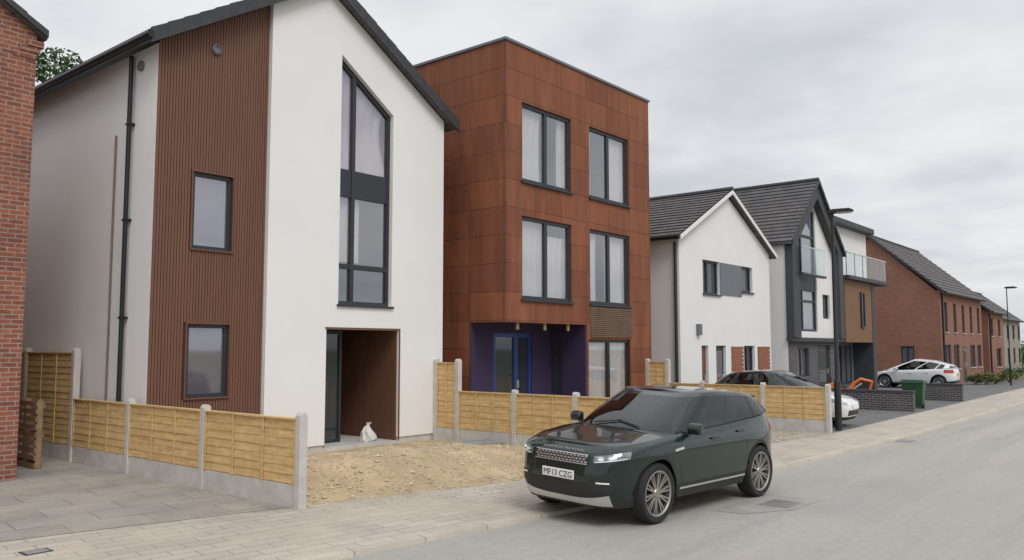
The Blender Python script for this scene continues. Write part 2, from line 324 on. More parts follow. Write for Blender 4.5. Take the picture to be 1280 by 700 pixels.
# ------------------------------------------------------------------ house 1 : white gable with ribbed timber
V1=13.35; VT=13.47
h1=thing('house','white rendered house with brown ribbed timber strip and tall angled gable window','house',(10.1,V1,0))
zr=lambda u:9.45-.61*abs(u-10.13)
uL,uS,uR=6.72,8.88,13.54
dw=WV(V1,(408,411),(497,548)); tw0,twz=onV(428,68,V1); tw1,twz1=onV(492,145,V1); twb=onV(420,380,V1)[1]
tall=[(tw0,twb),(tw1,twb),(tw1,twz1),(tw0,twz)]
wall(h1,RENDER,[(uS,.2),(dw[0],.2),(dw[0],dw[3]),(dw[1],dw[3]),(dw[1],.2),(uR,.2),(uR,zr(uR)),(10.13,zr(10.13)),(uS,zr(uS))],[tall],mV(V1),.25)
wall(h1,RENDER,[(VT,.1),(22,.1),(22,7.32),(VT,7.32)],[],mU(uL),.1)
MB().box(uL+.12,uR-.02,21.6,22,0,7.3).build('wall',RENDER,h1); MB().box(uR-.25,uR-.003,V1+.26,21.6,0,7.3).build('wall',RENDER,h1)
MB().box(uS+.03,dw[0]-.01,V1+.03,V1+.3,0,.2).build('plinth',CONC,h1); MB().box(dw[1]+.01,uR-.03,V1+.03,V1+.3,0,.2).build('plinth',CONC,h1)
wA=WV(VT,(241,214),(288,315)); wB=WV(VT,(233,405),(283,495))
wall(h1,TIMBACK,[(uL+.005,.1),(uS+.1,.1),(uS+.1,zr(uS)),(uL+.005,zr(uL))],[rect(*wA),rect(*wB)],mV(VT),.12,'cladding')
rb=MB(); p=.054; n=int((uS-uL)/p)
for i in range(n+1):
    a=uL+i*p; b=min(a+.043,uS-.002)
    if b-a<.01: continue
    segs=[(.1,zr(a)+.0)]
    for w in (wB,wA):
        if b>w[0]-.03 and a<w[1]+.03:
            lo,hi=segs.pop(); segs+= [(lo,w[2]-.03),(w[3]+.03,hi)]
    for lo,hi in segs: rb.mbox(mV(VT),a,b,lo,hi,-.024,-.002)
rb.build('cladding_ribs',TIMBER,h1)
for w in (wA,wB):
    o=window(h1,mV(VT),w,fm=FR,gm=GLASS,d=.02,fw=.06)
    tb=MB(); e=.03
    tb.mbox(mV(VT),w[0]-e,w[1]+e,w[3]+.003,w[3]+e,-.042,0); tb.mbox(mV(VT),w[0]-e,w[1]+e,w[2]-e,w[2]-.003,-.06,0); tb.mbox(mV(VT),w[0]-e,w[0]-.003,w[2],w[3],-.042,0); tb.mbox(mV(VT),w[1]+.003,w[1]+e,w[2],w[3],-.042,0)
    tb.build('surround',TRIM,o)
# tall window
m=mV(V1); fw=.075; f=MB(); a0,a1=tw0+.003,tw1-.003; sl=(twz1-twz)/(tw1-tw0); zt=lambda a:twz+sl*(a-tw0)-.004
f.prism([(a0,twb+.003),(a0+fw,twb+.003),(a0+fw,zt(a0+fw)),(a0,zt(a0))],m,.1,.18)
f.prism([(a1-fw,twb+.003),(a1,twb+.003),(a1,zt(a1)),(a1-fw,zt(a1-fw))],m,.1,.18)
f.mbox(m,a0+fw,a1-fw,twb+.003,twb+fw,.1,.18)
f.prism([(a0+fw,zt(a0+fw)-.11),(a1-fw,zt(a1-fw)-.11),(a1-fw,zt(a1-fw)),(a0+fw,zt(a0+fw))],m,.1,.18)
mc=onV(445,250,V1)[0]; f.mbox(m,mc-.045,mc+.045,twb+fw,zt(mc)-.08,.095,.175)
z1=onV(423,208,V1)[1]; z2=onV(423,243,V1)[1]; z3=onV(420,331,V1)[1]
f.mbox(m,a0+fw,a1-fw,z3-.05,z3+.05,.102,.172)
wt=f.build('window',FR,h1)
MB().add([m(a,b,.15) for a,b in ((a0+.04,twb+.04),(a1-.04,twb+.04),(a1-.04,zt(a1)-.1),(a0+.04,zt(a0)-.1))],[[0,1,2,3]]).build('pane',GLASSA,wt)
MB().mbox(m,a0+fw,mc-.047,z2,z1,.11,.143).build('spandrel',FR,wt); MB().mbox(m,mc+.047,a1-fw,z2,z1,.11,.143).build('spandrel',FR,wt)
MB().mbox(m,a0-.04,a1+.04,twb-.045,twb-.002,-.05,.1).build('sill',FR,wt)
curtain(wt,m,mc-.05,a1+.1,z1-.1,zt(a1)+.5,.25,LILAC,4,.28,.022); curtain(wt,m,a0-.1,mc+.02,z1-.1,zt(a0)-.1,.25,LILAC,3,.0,.02)
curtain(wt,m,a0-.1,mc+.3,z3+.1,z2+.1,.25,CURTAIN,3,.0,.02)
# entrance recess
rd=2.2; po=MB(); po.mbox(m,dw[0]-.2,dw[1]+.2,-.0,.13,.05,rd+.2); po.build('porch_floor',CONC,h1)
MB().mbox(m,dw[0]-.02,dw[1]+.02,dw[3]+.001,dw[3]+.1,.26,rd).build('porch_ceiling',DARK,h1)
for side in (0,1):
    rb=MB(); a=dw[side]; s=1 if side==0 else -1
    rb.mbox(m,min(a,a-s*.1),max(a,a-s*.1),.13,dw[3],.252,rd)
    for i in range(int((rd-.1)/.062)): rb.mbox(m,min(a+s*.001,a+s*.03),max(a+s*.001,a+s*.03),.13,dw[3]-.01,.05+i*.062,.094+i*.062)
    rb.build('porch_cladding',TIMBER,h1)
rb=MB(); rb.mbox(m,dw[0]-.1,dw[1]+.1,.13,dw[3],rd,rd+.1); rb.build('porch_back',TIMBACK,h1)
rb=MB()
for i in range(20):
    a=dw[0]+1.16+i*.062
    if a+.044<dw[1]-.04: rb.mbox(m,a,a+.044,.13,dw[3]-.015,rd-.04,rd-.004)
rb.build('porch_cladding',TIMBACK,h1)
door(h1,mV(V1+rd-.12),(dw[0]+1.0,dw[0]+1.95,.14,2.2),FR,GLASSD,glass=(.6,.85,.12,.92))
pf=MB(); x0,x1=dw[0]+.035,dw[0]+.95
for c in (x0,(x0+x1)/2-.03,x1-.06): pf.mbox(m,c,c+.06,.131,dw[3]-.02,.7,.78)
pf.mbox(m,x0+.06,x1-.06,dw[3]-.09,dw[3]-.022,.703,.777); pf.mbox(m,x0+.06,x1-.06,.135,.2,.703,.777)
o=pf.build('glazed_screen',FR,h1); MB().quad(m,x0+.03,x1-.03,.16,dw[3]-.05,.74).build('pane',GLASSD,o)
tb=MB(); tb.mbox(m,dw[0]-.03,dw[1]+.035,dw[3]+.002,dw[3]+.035,-.015,.0); tb.mbox(m,dw[1]+.002,dw[1]+.035,.15,dw[3]+.002,-.015,0); tb.build('porch_trim',TRIM,h1)
roof(h1,6.42,13.84,13.18,22.3,7.36,9.62,ROOFV,mfV,th=.14,n=14,am=10.13,verge=(.2,13))
MB().tube([(6.40,13.1,7.30),(6.40,22.3,7.30)],.065,10).build('gutter',PIPE,h1,smooth=True)
vp=onU(158,280,6.66)[0]
pipe(h1,[(6.64,vp,7.24),(6.64,vp,.1)],.04,PIPE)
for z in (.9,2.6,4.3,6.0): MB().box(6.6,6.72,vp-.06,vp+.06,z,z+.04).build('pipe_bracket',PIPE,h1)
vc=onU(138,330,6.68)[0]; zc=onU(143,170,6.68)[1]
pipe(h1,[(6.69,vc,zc),(6.69,vc,.3)],.018,CABLE,'conduit')
def _disc(m,a,b,d,r,n=20):
    vs=[];fs=[]
    for (rr,dd) in ((r,d),(r,d-.05),(r*.8,d-.06),(r*.7,d-.03)): vs+=[m(a+rr*cos(2*PI*j/n),b+rr*sin(2*PI*j/n),dd) for j in range(n)]
    for k in range(3): fs+=[[k*n+j,k*n+(j+1)%n,(k+1)*n+(j+1)%n,(k+1)*n+j] for j in range(n)]
    fs.append([3*n+j for j in range(n)]); return vs,fs
def vent(parent,m,a,b,d0,r=.09,mt=None): MB().add(*_disc(m,a,b,d0,r)).build('vent',mt or MIDG,parent,smooth=True)
q=onV(271,62,VT-.045); vent(h1,mV(VT),q[0],q[1],-.024)
q=onU(178,83,uL); vent(h1,mU(uL),q[0],q[1],0)
# sack, slabs
sx=onV(459,530,V1+.35)[0]
mb=MB()
for k,(z,r) in enumerate(((0,.15),(.05,.19),(.13,.17),(.21,.13),(.29,.075),(.34,.025),(.39,.06))):
    mb.v+=[Vector((sx+.03*sin(k*1.3)+r*cos(j*PI/10)*(1+.16*sin(j*2.3+k)),V1+.33+r*.8*sin(j*PI/10)*(1+.2*cos(j*1.7+k)),.13+z+.015*sin(j*1.9+k))) for j in range(20)]
mb.f=[[k*20+j,k*20+(j+1)%20,(k+1)*20+(j+1)%20,(k+1)*20+j] for k in range(6) for j in range(20)]
tag(mb.build('rubble_sack',SACK,smooth=True,angle=30),'knotted white plastic sack standing in the timber lined porch','sack')
for i,(px,py,a) in enumerate(((585,563,.2),(606,557,-.3))):
    x,y=G(px,py,.08); z=gz(x,y)+.03
    mb=MB(); mb.box(-.35,.35,-.22,.22,0,.05); o=mb.build('paving_slab',GREYST,bevel=.006); o.location=(x,y,z); o.rotation_euler=(.06,.05,a)
    tag(o,('grey paving slab lying on the gravel, the nearer of two','grey paving slab lying on the gravel, the one closer to the rusty house')[i],'slab','loose slabs on the gravel')
# ------------------------------------------------------------------ brick house at the left edge
VB=14.3; hb=thing('brick_house','red brick gabled house cut off by the left edge of the photo','house',(2,VB,0))
ub=5.1; wall(hb,BRICK,[(-4,0),(ub,0),(ub,7.2),(.55,9.9),(-4,7.2)],[],mV(VB),.25)
MB().box(ub-.25,ub-.003,VB+.26,24,0,7.1).build('wall',BRICK,hb)
roof(hb,-4.1,5.22,VB-.1,24,7.18,10.05,ROOFV,mfV,th=.08,n=14,verge=(.05,14))
cb_=MB()
for i in range(3): cb_.mbox(mV(VB),ub-.35+i*.1,ub+.0+i*.045,6.76+i*.1,6.855+i*.1,-.02-.02*i,.1)
cb_.build('corbel',BRICK,hb)
# ------------------------------------------------------------------ house 2 : corten box
V2=12.2; VR=13.3
u20=onV(632,46,V2)[0]; u21=onV(810,125,V2)[0]; z2t=onV(632,46,V2)[1]-.06; zs=2.7; um=onV(734,430,V2)[0]
h2=thing('house','three storey flat roofed house clad in rusty steel panels with purple entrance recess','house',((u20+u21)/2,V2,0))
W2=[WV(V2,(652,127),(714,241)),WV(V2,(736,157),(786,258)),WV(V2,(651,269),(714,378)),WV(V2,(736,288),(786,383))]
W2[2]=(W2[0][0],W2[0][1],W2[2][2],W2[2][3]); W2[3]=(W2[1][0],W2[1][1],W2[2][2],W2[2][3]); W2[1]=(W2[1][0],W2[1][1],W2[0][2],W2[0][3])
gd=(um+.06,W2[1][1],.12,onV(735,424,V2)[1])
wall(h2,CORTEN,[(u20,zs),(um,zs),(um,0),(u21,0),(u21,z2t),(u20,z2t)],[rect(*w) for w in W2]+[rect(*gd)],mV(V2),.2)
wall(h2,CORTEN,[(V2+.201,zs),(VR,zs),(VR,0),(21,0),(21,z2t),(V2+.201,z2t)],[],mU(u20),.15)
MB().box(u21-.2,u21-.003,V2+.21,21,0,z2t-.01).build('wall',CORTEN,h2); MB().box(u20+.16,u21-.21,20.8,20.99,0,z2t-.01).build('wall',CORTEN,h2)
MB().box(u20-.04,u21+.04,V2-.04,21.05,z2t,z2t+.06).build('coping',MIDG,h2)
MB().box(u20+.01,um,V2+.01,VR,zs+.003,zs+.12).build('soffit',DARK,h2)
for zf in (zs+.13,5.62): MB().box(u20+.16,u21-.22,V2+.9,20.7,zf,zf+.1).build('floor',PALLET,h2)
for i,w in enumerate(W2):
    o=window(h2,mV(V2),w,(.5,),fm=FR,gm=GLASSA,fw=.08,sill=FR,d=.05); mm=mV(V2); c=(w[0]+w[1])/2
    if i==0: curtain(o,mm,w[0]-.1,c-.05,w[2]-.1,w[3]+.1,.2,CURTAIN,5); curtain(o,mm,w[1]-.35,w[1]+.1,w[2]-.1,w[3]+.1,.2,CURTAIN,2)
    if i==1: curtain(o,mm,w[0]-.1,w[0]+.35,w[2]-.1,w[3]+.1,.2,CURTAIN,2); curtain(o,mm,c+.1,w[1]+.1,w[2]-.1,w[3]+.1,.2,CURTAIN,4)
    if i==2: curtain(o,mm,w[0]-.1,c+.05,w[2]-.1,w[3]+.1,.2,CURTAIN,6); curtain(o,mm,c+.08,w[1]+.1,w[2]-.1,w[3]-.35,.22,CURTAIN,5)
    if i==3: curtain(o,mm,c+.02,w[1]+.1,w[2]-.1,w[3]+.1,.2,CURTAIN,5); curtain(o,mm,w[0]-.1,c-.4,w[2]-.1,w[3]+.1,.2,CURTAIN,2)
o=window(h2,mV(V2),gd,(.5,),fm=PIPE,gm=GLASSA,fw=.08,d=.05); curtain(o,mV(V2),gd[0]-.1,gd[1]+.1,.1,gd[3]+.05,.17,CURTAIN,9,amp=.015)
gr=MB(); ga,gb=W2[1][0]-.02,W2[1][1]+.06; gz0,gz1=gd[3]+.06,W2[3][2]-.08
gr.mbox(mV(V2),ga,gb,gz0,gz1,-.02,-.002)
for i in range(15): gr.mbox(mV(V2),ga+.01,gb-.01,gz0+i*(gz1-gz0)/15+.005,gz0+i*(gz1-gz0)/15+.028,-.045,-.021)
gr.build('louvre_panel',mat('louvre_brown',(.19,.13,.09),.7,var=.15),h2)
bd=WV(VR,(617,416),(665,540)); bd=(bd[0],bd[1],.15,bd[3])
wall(h2,PURPLE,[(u20+.152,0),(um-.07,0),(um-.07,zs),(u20+.152,zs)],[rect(*bd)],mV(VR+.002),.15)
MB().box(u20+.012,u20+.151,VR-.02,VR+.001,0,zs-.002).build('wall',PURPLE,h2)
sv0,sv1=onU(702,440,um-.06)[0],onU(693,440,um-.06)[0]; sw=(min(sv0,sv1),min(max(sv0,sv1),VR-.06),.15,2.3)
wall(h2,PURPLE,[(V2+.02,0),(VR-.002,0),(VR-.002,zs-.01),(V2+.02,zs-.01)],[rect(*sw)],mU(um-.06),.055)
window(h2,mU(um-.06),sw,fm=FR,gm=GLASSD,fw=.035,d=.002)
d=window(h2,mV(VR),bd,(.6,),fm=BLUE,gm=GLASSD,fw=.1,d=.03,name='door'); MB().mbox(mV(VR),bd[0]+(bd[1]-bd[0])*.6-.02,bd[0]+(bd[1]-bd[0])*.6+.02,1.1,1.3,-.04,.03).build('handle',SILVER,d)
for px in (650,684,713):
    a=onV(px,407,V2)[0]; MB().box(a-.04,a+.04,V2+.06,V2+.1,zs-.17,zs+.002).build('batten',PALLET,h2)
MB().box(u20,um-.07,V2+.1,VR-.03,0,.12).build('step',CONC,h2)
# ------------------------------------------------------------------ house 3 : small white gable
V3=12.2; h3=thing('house','white two storey gabled house with grey tiled roof behind the hidden white hatchback','house',(26.1,V3,0))
a0=onV(850,400,V3)[0]; a1=onV(963,400,V3)[0]; ac=(a0+a1)/2; ze3=5.55; za3=7.25
w1=WV(V3,(878,324),(900,369)); w2=WV(V3,(926,333),(941,374)); w2=(w2[0],w2[1],w1[2]+.2,w1[3]); d3=WV(V3,(895,432),(908,470)); d3=(d3[0],d3[1],.1,d3[3])
d3b=WV(V3,(877,433),(886,470)); d3b=(d3b[0],d3b[1],.1,d3[3]); w3=WV(V3,(930,433),(944,466)); w3=(w3[0],w3[1],w3[2],d3[3])
wall(h3,RENDER2,[(a0,0),(a1,0),(a1,ze3),(ac,za3),(a0,ze3)],[rect(*w) for w in (w1,w2,d3,d3b,w3)],mV(V3))
wall(h3,RENDER2,[(V3+.201,0),(20,0),(20,ze3),(V3+.201,ze3)],[],mU(a0),.15)
MB().box(a1-.2,a1-.003,V3+.21,20,0,ze3).build('wall',RENDER2,h3)
window(h3,mV(V3),w1,(.4,),gm=GLASSD,sill=FR); window(h3,mV(V3),w2,gm=GLASSD,sill=FR); window(h3,mV(V3),w3,(.5,),gm=GLASSD)
MB().mbox(mV(V3),w1[1]+.01,w2[0]-.01,w1[2]+.02,w1[3]-.01,-.03,-.002).build('panel',MIDG,h3)
door(h3,mV(V3),d3,FR,GLASS); door(h3,mV(V3),d3b,TRIM,None,glass=None)
for px0,px1 in ((914,928),(947,961)):
    q0=onV(px0,440,V3)[0]; q1=onV(px1,440,V3)[0]; sb=MB()
    for i in range(14): sb.mbox(mV(V3),q0,q1,.2+i*(d3[3]-.2)/14,.2+(i+.8)*(d3[3]-.2)/14,-.05,-.002)
    sb.build('timber_shutter',OTIMB,h3)
q=onV(872,411,V3); MB().mbox(mV(V3),q[0]-.1,q[0]+.1,q[1]-.2,q[1]+.15,-.12,-.002).build('meter_box',MIDG,h3,bevel=.01)
roof(h3,a0-.28,a1+.28,V3-.2,20.3,ze3-.02,za3+.2,ROOFV,mfV,th=.12,n=15,am=ac)
fb=MB()
for ae in (a0-.28,a1+.28): fb.prism([(ae,ze3-.16),(ac,za3+.06),(ac,za3+.19),(ae,ze3-.03)],mfV,V3-.23,V3-.203)
fb.build('bargeboard',RENDER2,h3)
pipe(h3,[(a0-.06,V3+.1,ze3-.2),(a0-.06,V3+.1,.1)],.05,FR); MB().tube([(a0-.32,V3-.2,ze3-.08),(a0-.32,20.3,ze3-.08)],.07,8).build('gutter',PIPE,h3,smooth=True)
# ------------------------------------------------------------------ house 4 : dark framed gable
V4=11.9; h4=thing('house','white gabled house with thick charcoal gable frame and glass juliet balcony','house',(33.5,V4,0))
b0=onV(983,400,V4)[0]; b1=onV(1047,400,V4)[0]; bc=(b0+b1)/2; ze4=onV(983,303,V4)[1]; za4=onV(1015,231,V4)[1]
bt=.5
big=[(b0+.7,2.75),(bc+.45,2.75),(bc+.45,za4-1.05),(bc,za4-.75),(b0+.7,ze4+.35)]
w4=WV(V4,(1028,368),(1038,399))
d4=(b0+3.2,b0+4.6,.1,2.2)
wall(h4,RENDER2,[(b0+.3,2.5),(b1-.3,2.5),(b1-.3,ze4),(bc,za4-.3),(b0+.3,ze4)],[big,rect(*w4)],mV(V4),.2)
wall(h4,BRICKD,[(b0+.1,0),(b1-.1,0),(b1-.1,2.5),(b0+.1,2.5)],[rect(*d4),rect(b0+1.0,b0+2.2,1.0,2.1)],mV(V4),.2)
door(h4,mV(V4),d4,FR,GLASSD); window(h4,mV(V4),(b0+1.0,b0+2.2,1.0,2.1),(.5,),gm=GLASS)
window(h4,mV(V4),w4,gm=GLASSD)
f=MB(); m=mV(V4)
f.mbox(m,b0+.7,b0+.8,2.75,ze4+.3,.06,.14); f.mbox(m,bc+.35,bc+.45,2.75,za4-1.1,.06,.14); f.mbox(m,b0+1.8,b0+1.88,2.75,ze4+1.1,.06,.14)
for z in (2.75,3.9,5.0,6.5): f.mbox(m,b0+.8,bc+.35,z,z+.09,.062,.138)
f.mbox(m,b0+.8,bc+.35,4.35,4.99,.05,.1)
f.prism([(b0+.7,ze4+.20),(bc,za4-.90),(bc,za4-.76),(b0+.7,ze4+.34)],m,.058,.142)
o=f.build('window',FR,h4); MB().add([m(a,b,.11) for a,b in ((b0+.72,2.77),(bc+.43,2.77),(bc+.43,za4-1.1),(bc,za4-.82),(b0+.72,ze4+.29))],[[0,1,2,3,4]]).build('pane',GLASS,o)
for (x0,x1) in ((b0,b0+.7),(b1-bt,b1)): MB().box(x0,x1,V4-.3,V4-.004,2.5,ze4-.02).build('gable_frame',DARK,h4)
f=MB()
for s,ae in ((1,b0),(-1,b1)): f.prism([(ae,ze4-.02),(bc,za4),(bc,za4-.62),(ae+s*bt,ze4-.02)],mfV,V4-.3,V4-.004)
f.build('gable_frame',DARK,h4)
wall(h4,RENDER2,[(V4+.002,0),(20,0),(20,ze4-.1),(V4+.002,ze4-.1)],[],mU(b0+.06),.03)
roof(h4,b0-.15,b1+.15,V4-.35,20.3,ze4,za4+.1,ROOFV,mfV,th=.1,n=17,am=bc,verge=(.12,14))
o=MB().quad(mV(V4-.42),b0+.6,bc+.3,4.95,5.95,0).build('balcony_glass',BALGL,h4); MB().box(b0+.58,bc+.32,V4-.44,V4-.40,5.95,5.99).build('handrail',SILVER,o); MB().box(b0+.58,bc+.32,V4-.46,V4-.31,4.87,4.95).build('balcony_floor',DARK,h4)
MB().box(b0-.05,b1+.05,V4-.2,V4-.005,2.35,2.5).build('band',DARK,h4)
# ------------------------------------------------------------------ house 5 : flat roofed modern
V5=11.7; h5=thing('house','flat roofed modern house with glass roof terrace and brown timber box bay','house',(40,V5,0))
c0=onV(1057,400,V5)[0]; c1=onV(1090,400,V5)[0]; c2=onV(1106,400,V5)[0]; zt5=onV(1073,352,V5)[1]; zb5=2.35
MB().box(c0+.1,c1+.4,V5+.9,20,0,zt5-.01).build('wall',MIDG,h5)
f=MB(); f.box(c0,c1,V5,V5+.88,zb5,zt5); f.build('bay',mat('brown_cladding',(.20,.105,.055),.7,var=.15,scale=3,stretch=(5,5,.4)),h5)
window(h5,mV(V5-.1),(c0+(c1-c0)*.55,c0+(c1-c0)*.68,3.0,4.6),gm=GLASSD,d=.02)
MB().box(c0-.1,c2,V5-.25,V5+1.7,zt5+.004,zt5+.16).build('terrace_slab',DARK,h5)
MB().box(c1+.003,c1+.45,V5-.02,V5+.89,0.05,zt5-.002).build('fin_wall',DARK,h5)
wu0=c0+.3; wu1=onV(1082,300,13.2)[0]; ztop5=7.95
ww=(wu0+.6,wu0+2.6,zt5+.25,zt5+2.3)
wall(h5,RENDER2,[(wu0,zt5+.15),(wu1,zt5+.15),(wu1,ztop5),(wu0,ztop5)],[rect(*ww)],mV(13.2)); window(h5,mV(13.2),ww,(.5,),gm=GLASSD)
MB().box(wu0,wu0+.15,13.41,19.5,zt5+.1,ztop5).build('wall',RENDER2,h5); MB().box(wu1-.15,wu1,13.41,19.5,zt5+.1,ztop5).build('wall',RENDER2,h5)
MB().box(wu0-.4,wu1+.15,12.8,20,ztop5+.003,ztop5+.28).build('roof',DARK,h5,bevel=.02)
gb_=MB().quad(mV(V5-.14),c0,c2-.1,zt5+.2,zt5+1.15,0).build('terrace_glass',BALGL,h5)
rl=MB(); rl.box(c0-.02,c2-.08,V5-.17,V5-.11,zt5+1.15,zt5+1.19)
for i in range(6):
    x=c0+(c2-.12-c0)*i/5; rl.box(x-.02,x+.02,V5-.125,V5-.09,zt5+.16,zt5+1.15)
rl.build('handrail',SILVER,gb_)
door(h5,mV(V5+.8),(c0+.4,c0+1.4,.1,2.2),FR,GLASSD)
window(h5,mV(V5+.82),(c0+1.8,c0+3.2,.5,2.2),(.5,),gm=GLASS,d=.0)
# ------------------------------------------------------------------ house 6-8 : far brick terrace
def terrace(name,label,u0,u1,v0,v1,ze,za,wm,rm,wins,gable_wins=(),n=14,gm=GLASSD,group=None):
    t=thing(name,label,'house',((u0+u1)/2,v0,0),group); vm=(v0+v1)/2
    wall(t,wm,[(u0,0),(u1,0),(u1,ze),(u0,ze)],[rect(*w) for w in wins],mV(v0),.2)
    wall(t,wm,[(v0+.201,0),(v1,0),(v1,ze),(vm,za-.1),(v0+.201,ze)],[rect(*w) for w in gable_wins],mU(u0))
    wall(t,wm,[(v0+.25,0),(v1,0),(v1,ze),(vm,za-.1),(v0+.25,ze)],[],mU(u1-.2))
    for w in wins: window(t,mV(v0),w,(.5,) if w[1]-w[0]>.9 else (),gm=gm,sill=CONC,d=.07)
    for w in gable_wins: window(t,mU(u0),w,(.5,),gm=gm,d=.07)
    roof(t,v0-.25,v1+.25,u0-.1,u1+.1,ze-.08,za,rm,mfU,th=.12,n=n,ridge=True,verge=(.12,12))
    MB().tube([(u0,v0-.3,ze-.1),(u1,v0-.3,ze-.1)],.07,8).build('gutter',PIPE,t,smooth=True)
    pipe(t,[(u0+.3,v0-.06,ze-.2),(u0+.3,v0-.06,.1)],.05,PIPE)
    return t
u6=50.5; e6=5.3
wins=[(u6+.9+i*2.2,u6+1.7+i*2.2,3.0,4.7) for i in range(5)]+[(u6+.8,u6+2.2,.9,2.3),(u6+2.9,u6+4.3,.9,2.3),(u6+7.3,u6+8.7,.9,2.3),(u6+9.4,u6+10.6,.9,2.3)]
gq0,gq1=onU(1143,440,u6)[0],onU(1126,440,u6)[0]
t6=terrace('brick_house','orange red brick house with long tiled roof standing behind the white parked car',u6,61.6,11.1,18.5,e6,8.7,BRICKF,ROOFU,wins,((gq0,gq1,1.2,2.2),),gm=GLASS)
door(t6,mV(11.0),(u6+5.2,u6+6.1,.1,2.2),FR,GLASSD)
terrace('brick_house','narrow brick house with dark roof next beyond the long brick house',62.6,68.0,10.9,17.5,4.6,7.3,BRICKF,ROOFU,[(63.4,64.3,2.9,4.1),(66,66.9,2.9,4.1),(65.2,66.8,.8,2.1)])
terrace('stone_house','beige stone house with dark roof at the far right end of the street',74.0,84,12.2,18,4.5,6.9,STONE,ROOFU,[(75+i*2.6,76.1+i*2.6,2.8,4.0) for i in range(4)]+[(75+i*2.6,76.1+i*2.6,.8,2.1) for i in range(4)])
# ------------------------------------------------------------------ fences
def fence(label,u,segs,fm,group='timber panel fences between the plots'):
    t=thing('panel_fence',label,'fence',(u,segs[0][0],.05),group)
    tops={}
    for a,b,z in segs:
        tops[a]=max(z,tops.get(a,0)); tops[b]=max(z,tops.get(b,0))
    for v,z in tops.items():
        MB().prism([(u-.06,0),(u+.06,0),(u+.06,z+.06),(u+.03,z+.1),(u-.03,z+.1),(u-.06,z+.06)],mfV,v-.055,v+.055).build('post',CONC,t,bevel=.008)
    for a,b,z in segs:
        MB().box(u-.03,u+.03,a+.057,b-.057,0,.34).build('gravel_board',CONC,t,bevel=.006)
        p=MB(); n=max(4,int((z-.36)/.115)); h=(z-.36)/n
        for i in range(n):
            z0=.35+i*h; jx=random.uniform(-.003,.003)
            p.add([(u-.032+jx,a+.06,z0),(u-.032+jx,b-.06,z0),(u-.022+jx,b-.06,z0+h+.012),(u-.022+jx,a+.06,z0+h+.012),(u+.018,a+.06,z0),(u+.018,b-.06,z0),(u+.018,b-.06,z0+h+.01),(u+.018,a+.06,z0+h+.01)],[[0,1,2,3],[4,5,6,7],[0,1,5,4],[2,3,7,6]])
        pn=p.build('panel',fm,t)
        q=MB(); k=3 if b-a>1.2 else 2
        for i in range(k+1):
            c=a+.08+(b-a-.16)*i/k; q.box(u-.048,u-.034,c-.02,c+.02,.345,z-.005)
            q.box(u+.02,u+.035,c-.02,c+.02,.345,z-.005)
        q.box(u-.055,u+.042,a+.06,b-.06,z,z+.022); q.build('battens',fm,pn)
    return t
fence('long low golden panel fence with concrete posts beside the grey slab drive',6.54,[(8.98,11.31,1.17),(11.31,13.62,1.17),(13.62,15.78,1.17),(15.78,18.0,2.0),(18.0,20.2,2.0)],FENCE)
fence('golden panel fence with concrete posts between the white house and the rusty house',13.3,[(8.0,9.45,1.14),(9.45,11.0,1.14),(11.0,12.62,1.14),(12.62,13.3,1.76)],FENCE)
fence('golden panel fence with concrete posts ending beside the black street lamp',20.6,[(7.1,8.75,1.12),(8.75,10.45,1.12),(10.45,11.5,1.12),(11.5,12.14,1.7)],FENCE)
# pallet
pu=5.75
t=thing('wooden_pallet','weathered wooden pallet stood on edge between brick house and fence','pallet',(pu,15.9,0.05))
for i in range(9):
    MB().box(pu-.03,pu-.012,15.3,16.5,.07+i*.13,.15+i*.13).build('slat',PALLET,t)
for v in (15.32,15.85,16.4): MB().box(pu,pu+.09,v,v+.06,.06,1.22).build('bearer',PALLET,t)
for i in range(3): MB().box(pu+.091,pu+.11,15.3,16.5,.08+i*.5,.17+i*.5).build('slat',PALLET,t)
# ------------------------------------------------------------------ walls, bins, digger
def low_wall(label,u,v0,v1,h):
    t=thing('garden_wall',label,'wall',(u,v0,.05)); MB().box(u-.11,u+.11,v0,v1,0,h).build('brickwork',BRICKD,t); MB().box(u-.14,u+.14,v0-.03,v1+.03,h+.002,h+.06).build('coping',DARK,t,bevel=.01)
low_wall('low dark brick garden wall between the street lamp and the green bin',29.0,7.25,10.3,.66)
low_wall('low dark brick garden wall beyond the green bin',35.8,7.2,9.0,.66)
def bin_(label,x,y,rz,sx=1,sz=1):
    t=thing('wheelie_bin',label,'bin',(x,y,.05),local=True); t.rotation_euler.z=rz; t.scale=(sx,1.2,sz)
    MB().add([(-.22,-.26,.06),(.22,-.26,.06),(.22,.22,.06),(-.22,.22,.06),(-.28,-.34,.96),(.28,-.34,.96),(.28,.32,.96),(-.28,.32,.96)],[[0,1,2,3],[4,5,6,7],[0,1,5,4],[1,2,6,5],[2,3,7,6],[3,0,4,7]]).build('body',BINGREEN,t,bevel=.02)
    MB().add([(-.3,-.37,.965),(.3,-.37,.965),(.3,.35,.965),(-.3,.35,.965),(-.27,-.33,1.02),(.27,-.33,1.02),(.26,.33,1.06),(-.26,.33,1.06)],[[0,1,2,3],[4,5,6,7],[0,1,5,4],[1,2,6,5],[2,3,7,6],[3,0,4,7]]).build('lid',BINGREEN,t,bevel=.015)
    for x_ in (-.25,.25): MB().tube([(x_-.03,.28,.1),(x_+.03,.28,.1)],.1,14).build('wheel',RUBBER,t)
    MB().tube([(-.24,.4,.95),(.24,.4,.95)],.018,8).build('handle',BINGREEN,t)
bin_('dark green wheelie bin behind the low dark brick wall',31.0,7.75,R(96),1.25,.92)
t=thing('mini_excavator','small orange mini digger with folded arm behind the low brick wall','digger',(31.2,10.25,.05),local=True); t.rotation_euler.z=R(-75); t.scale=(.76,)*3
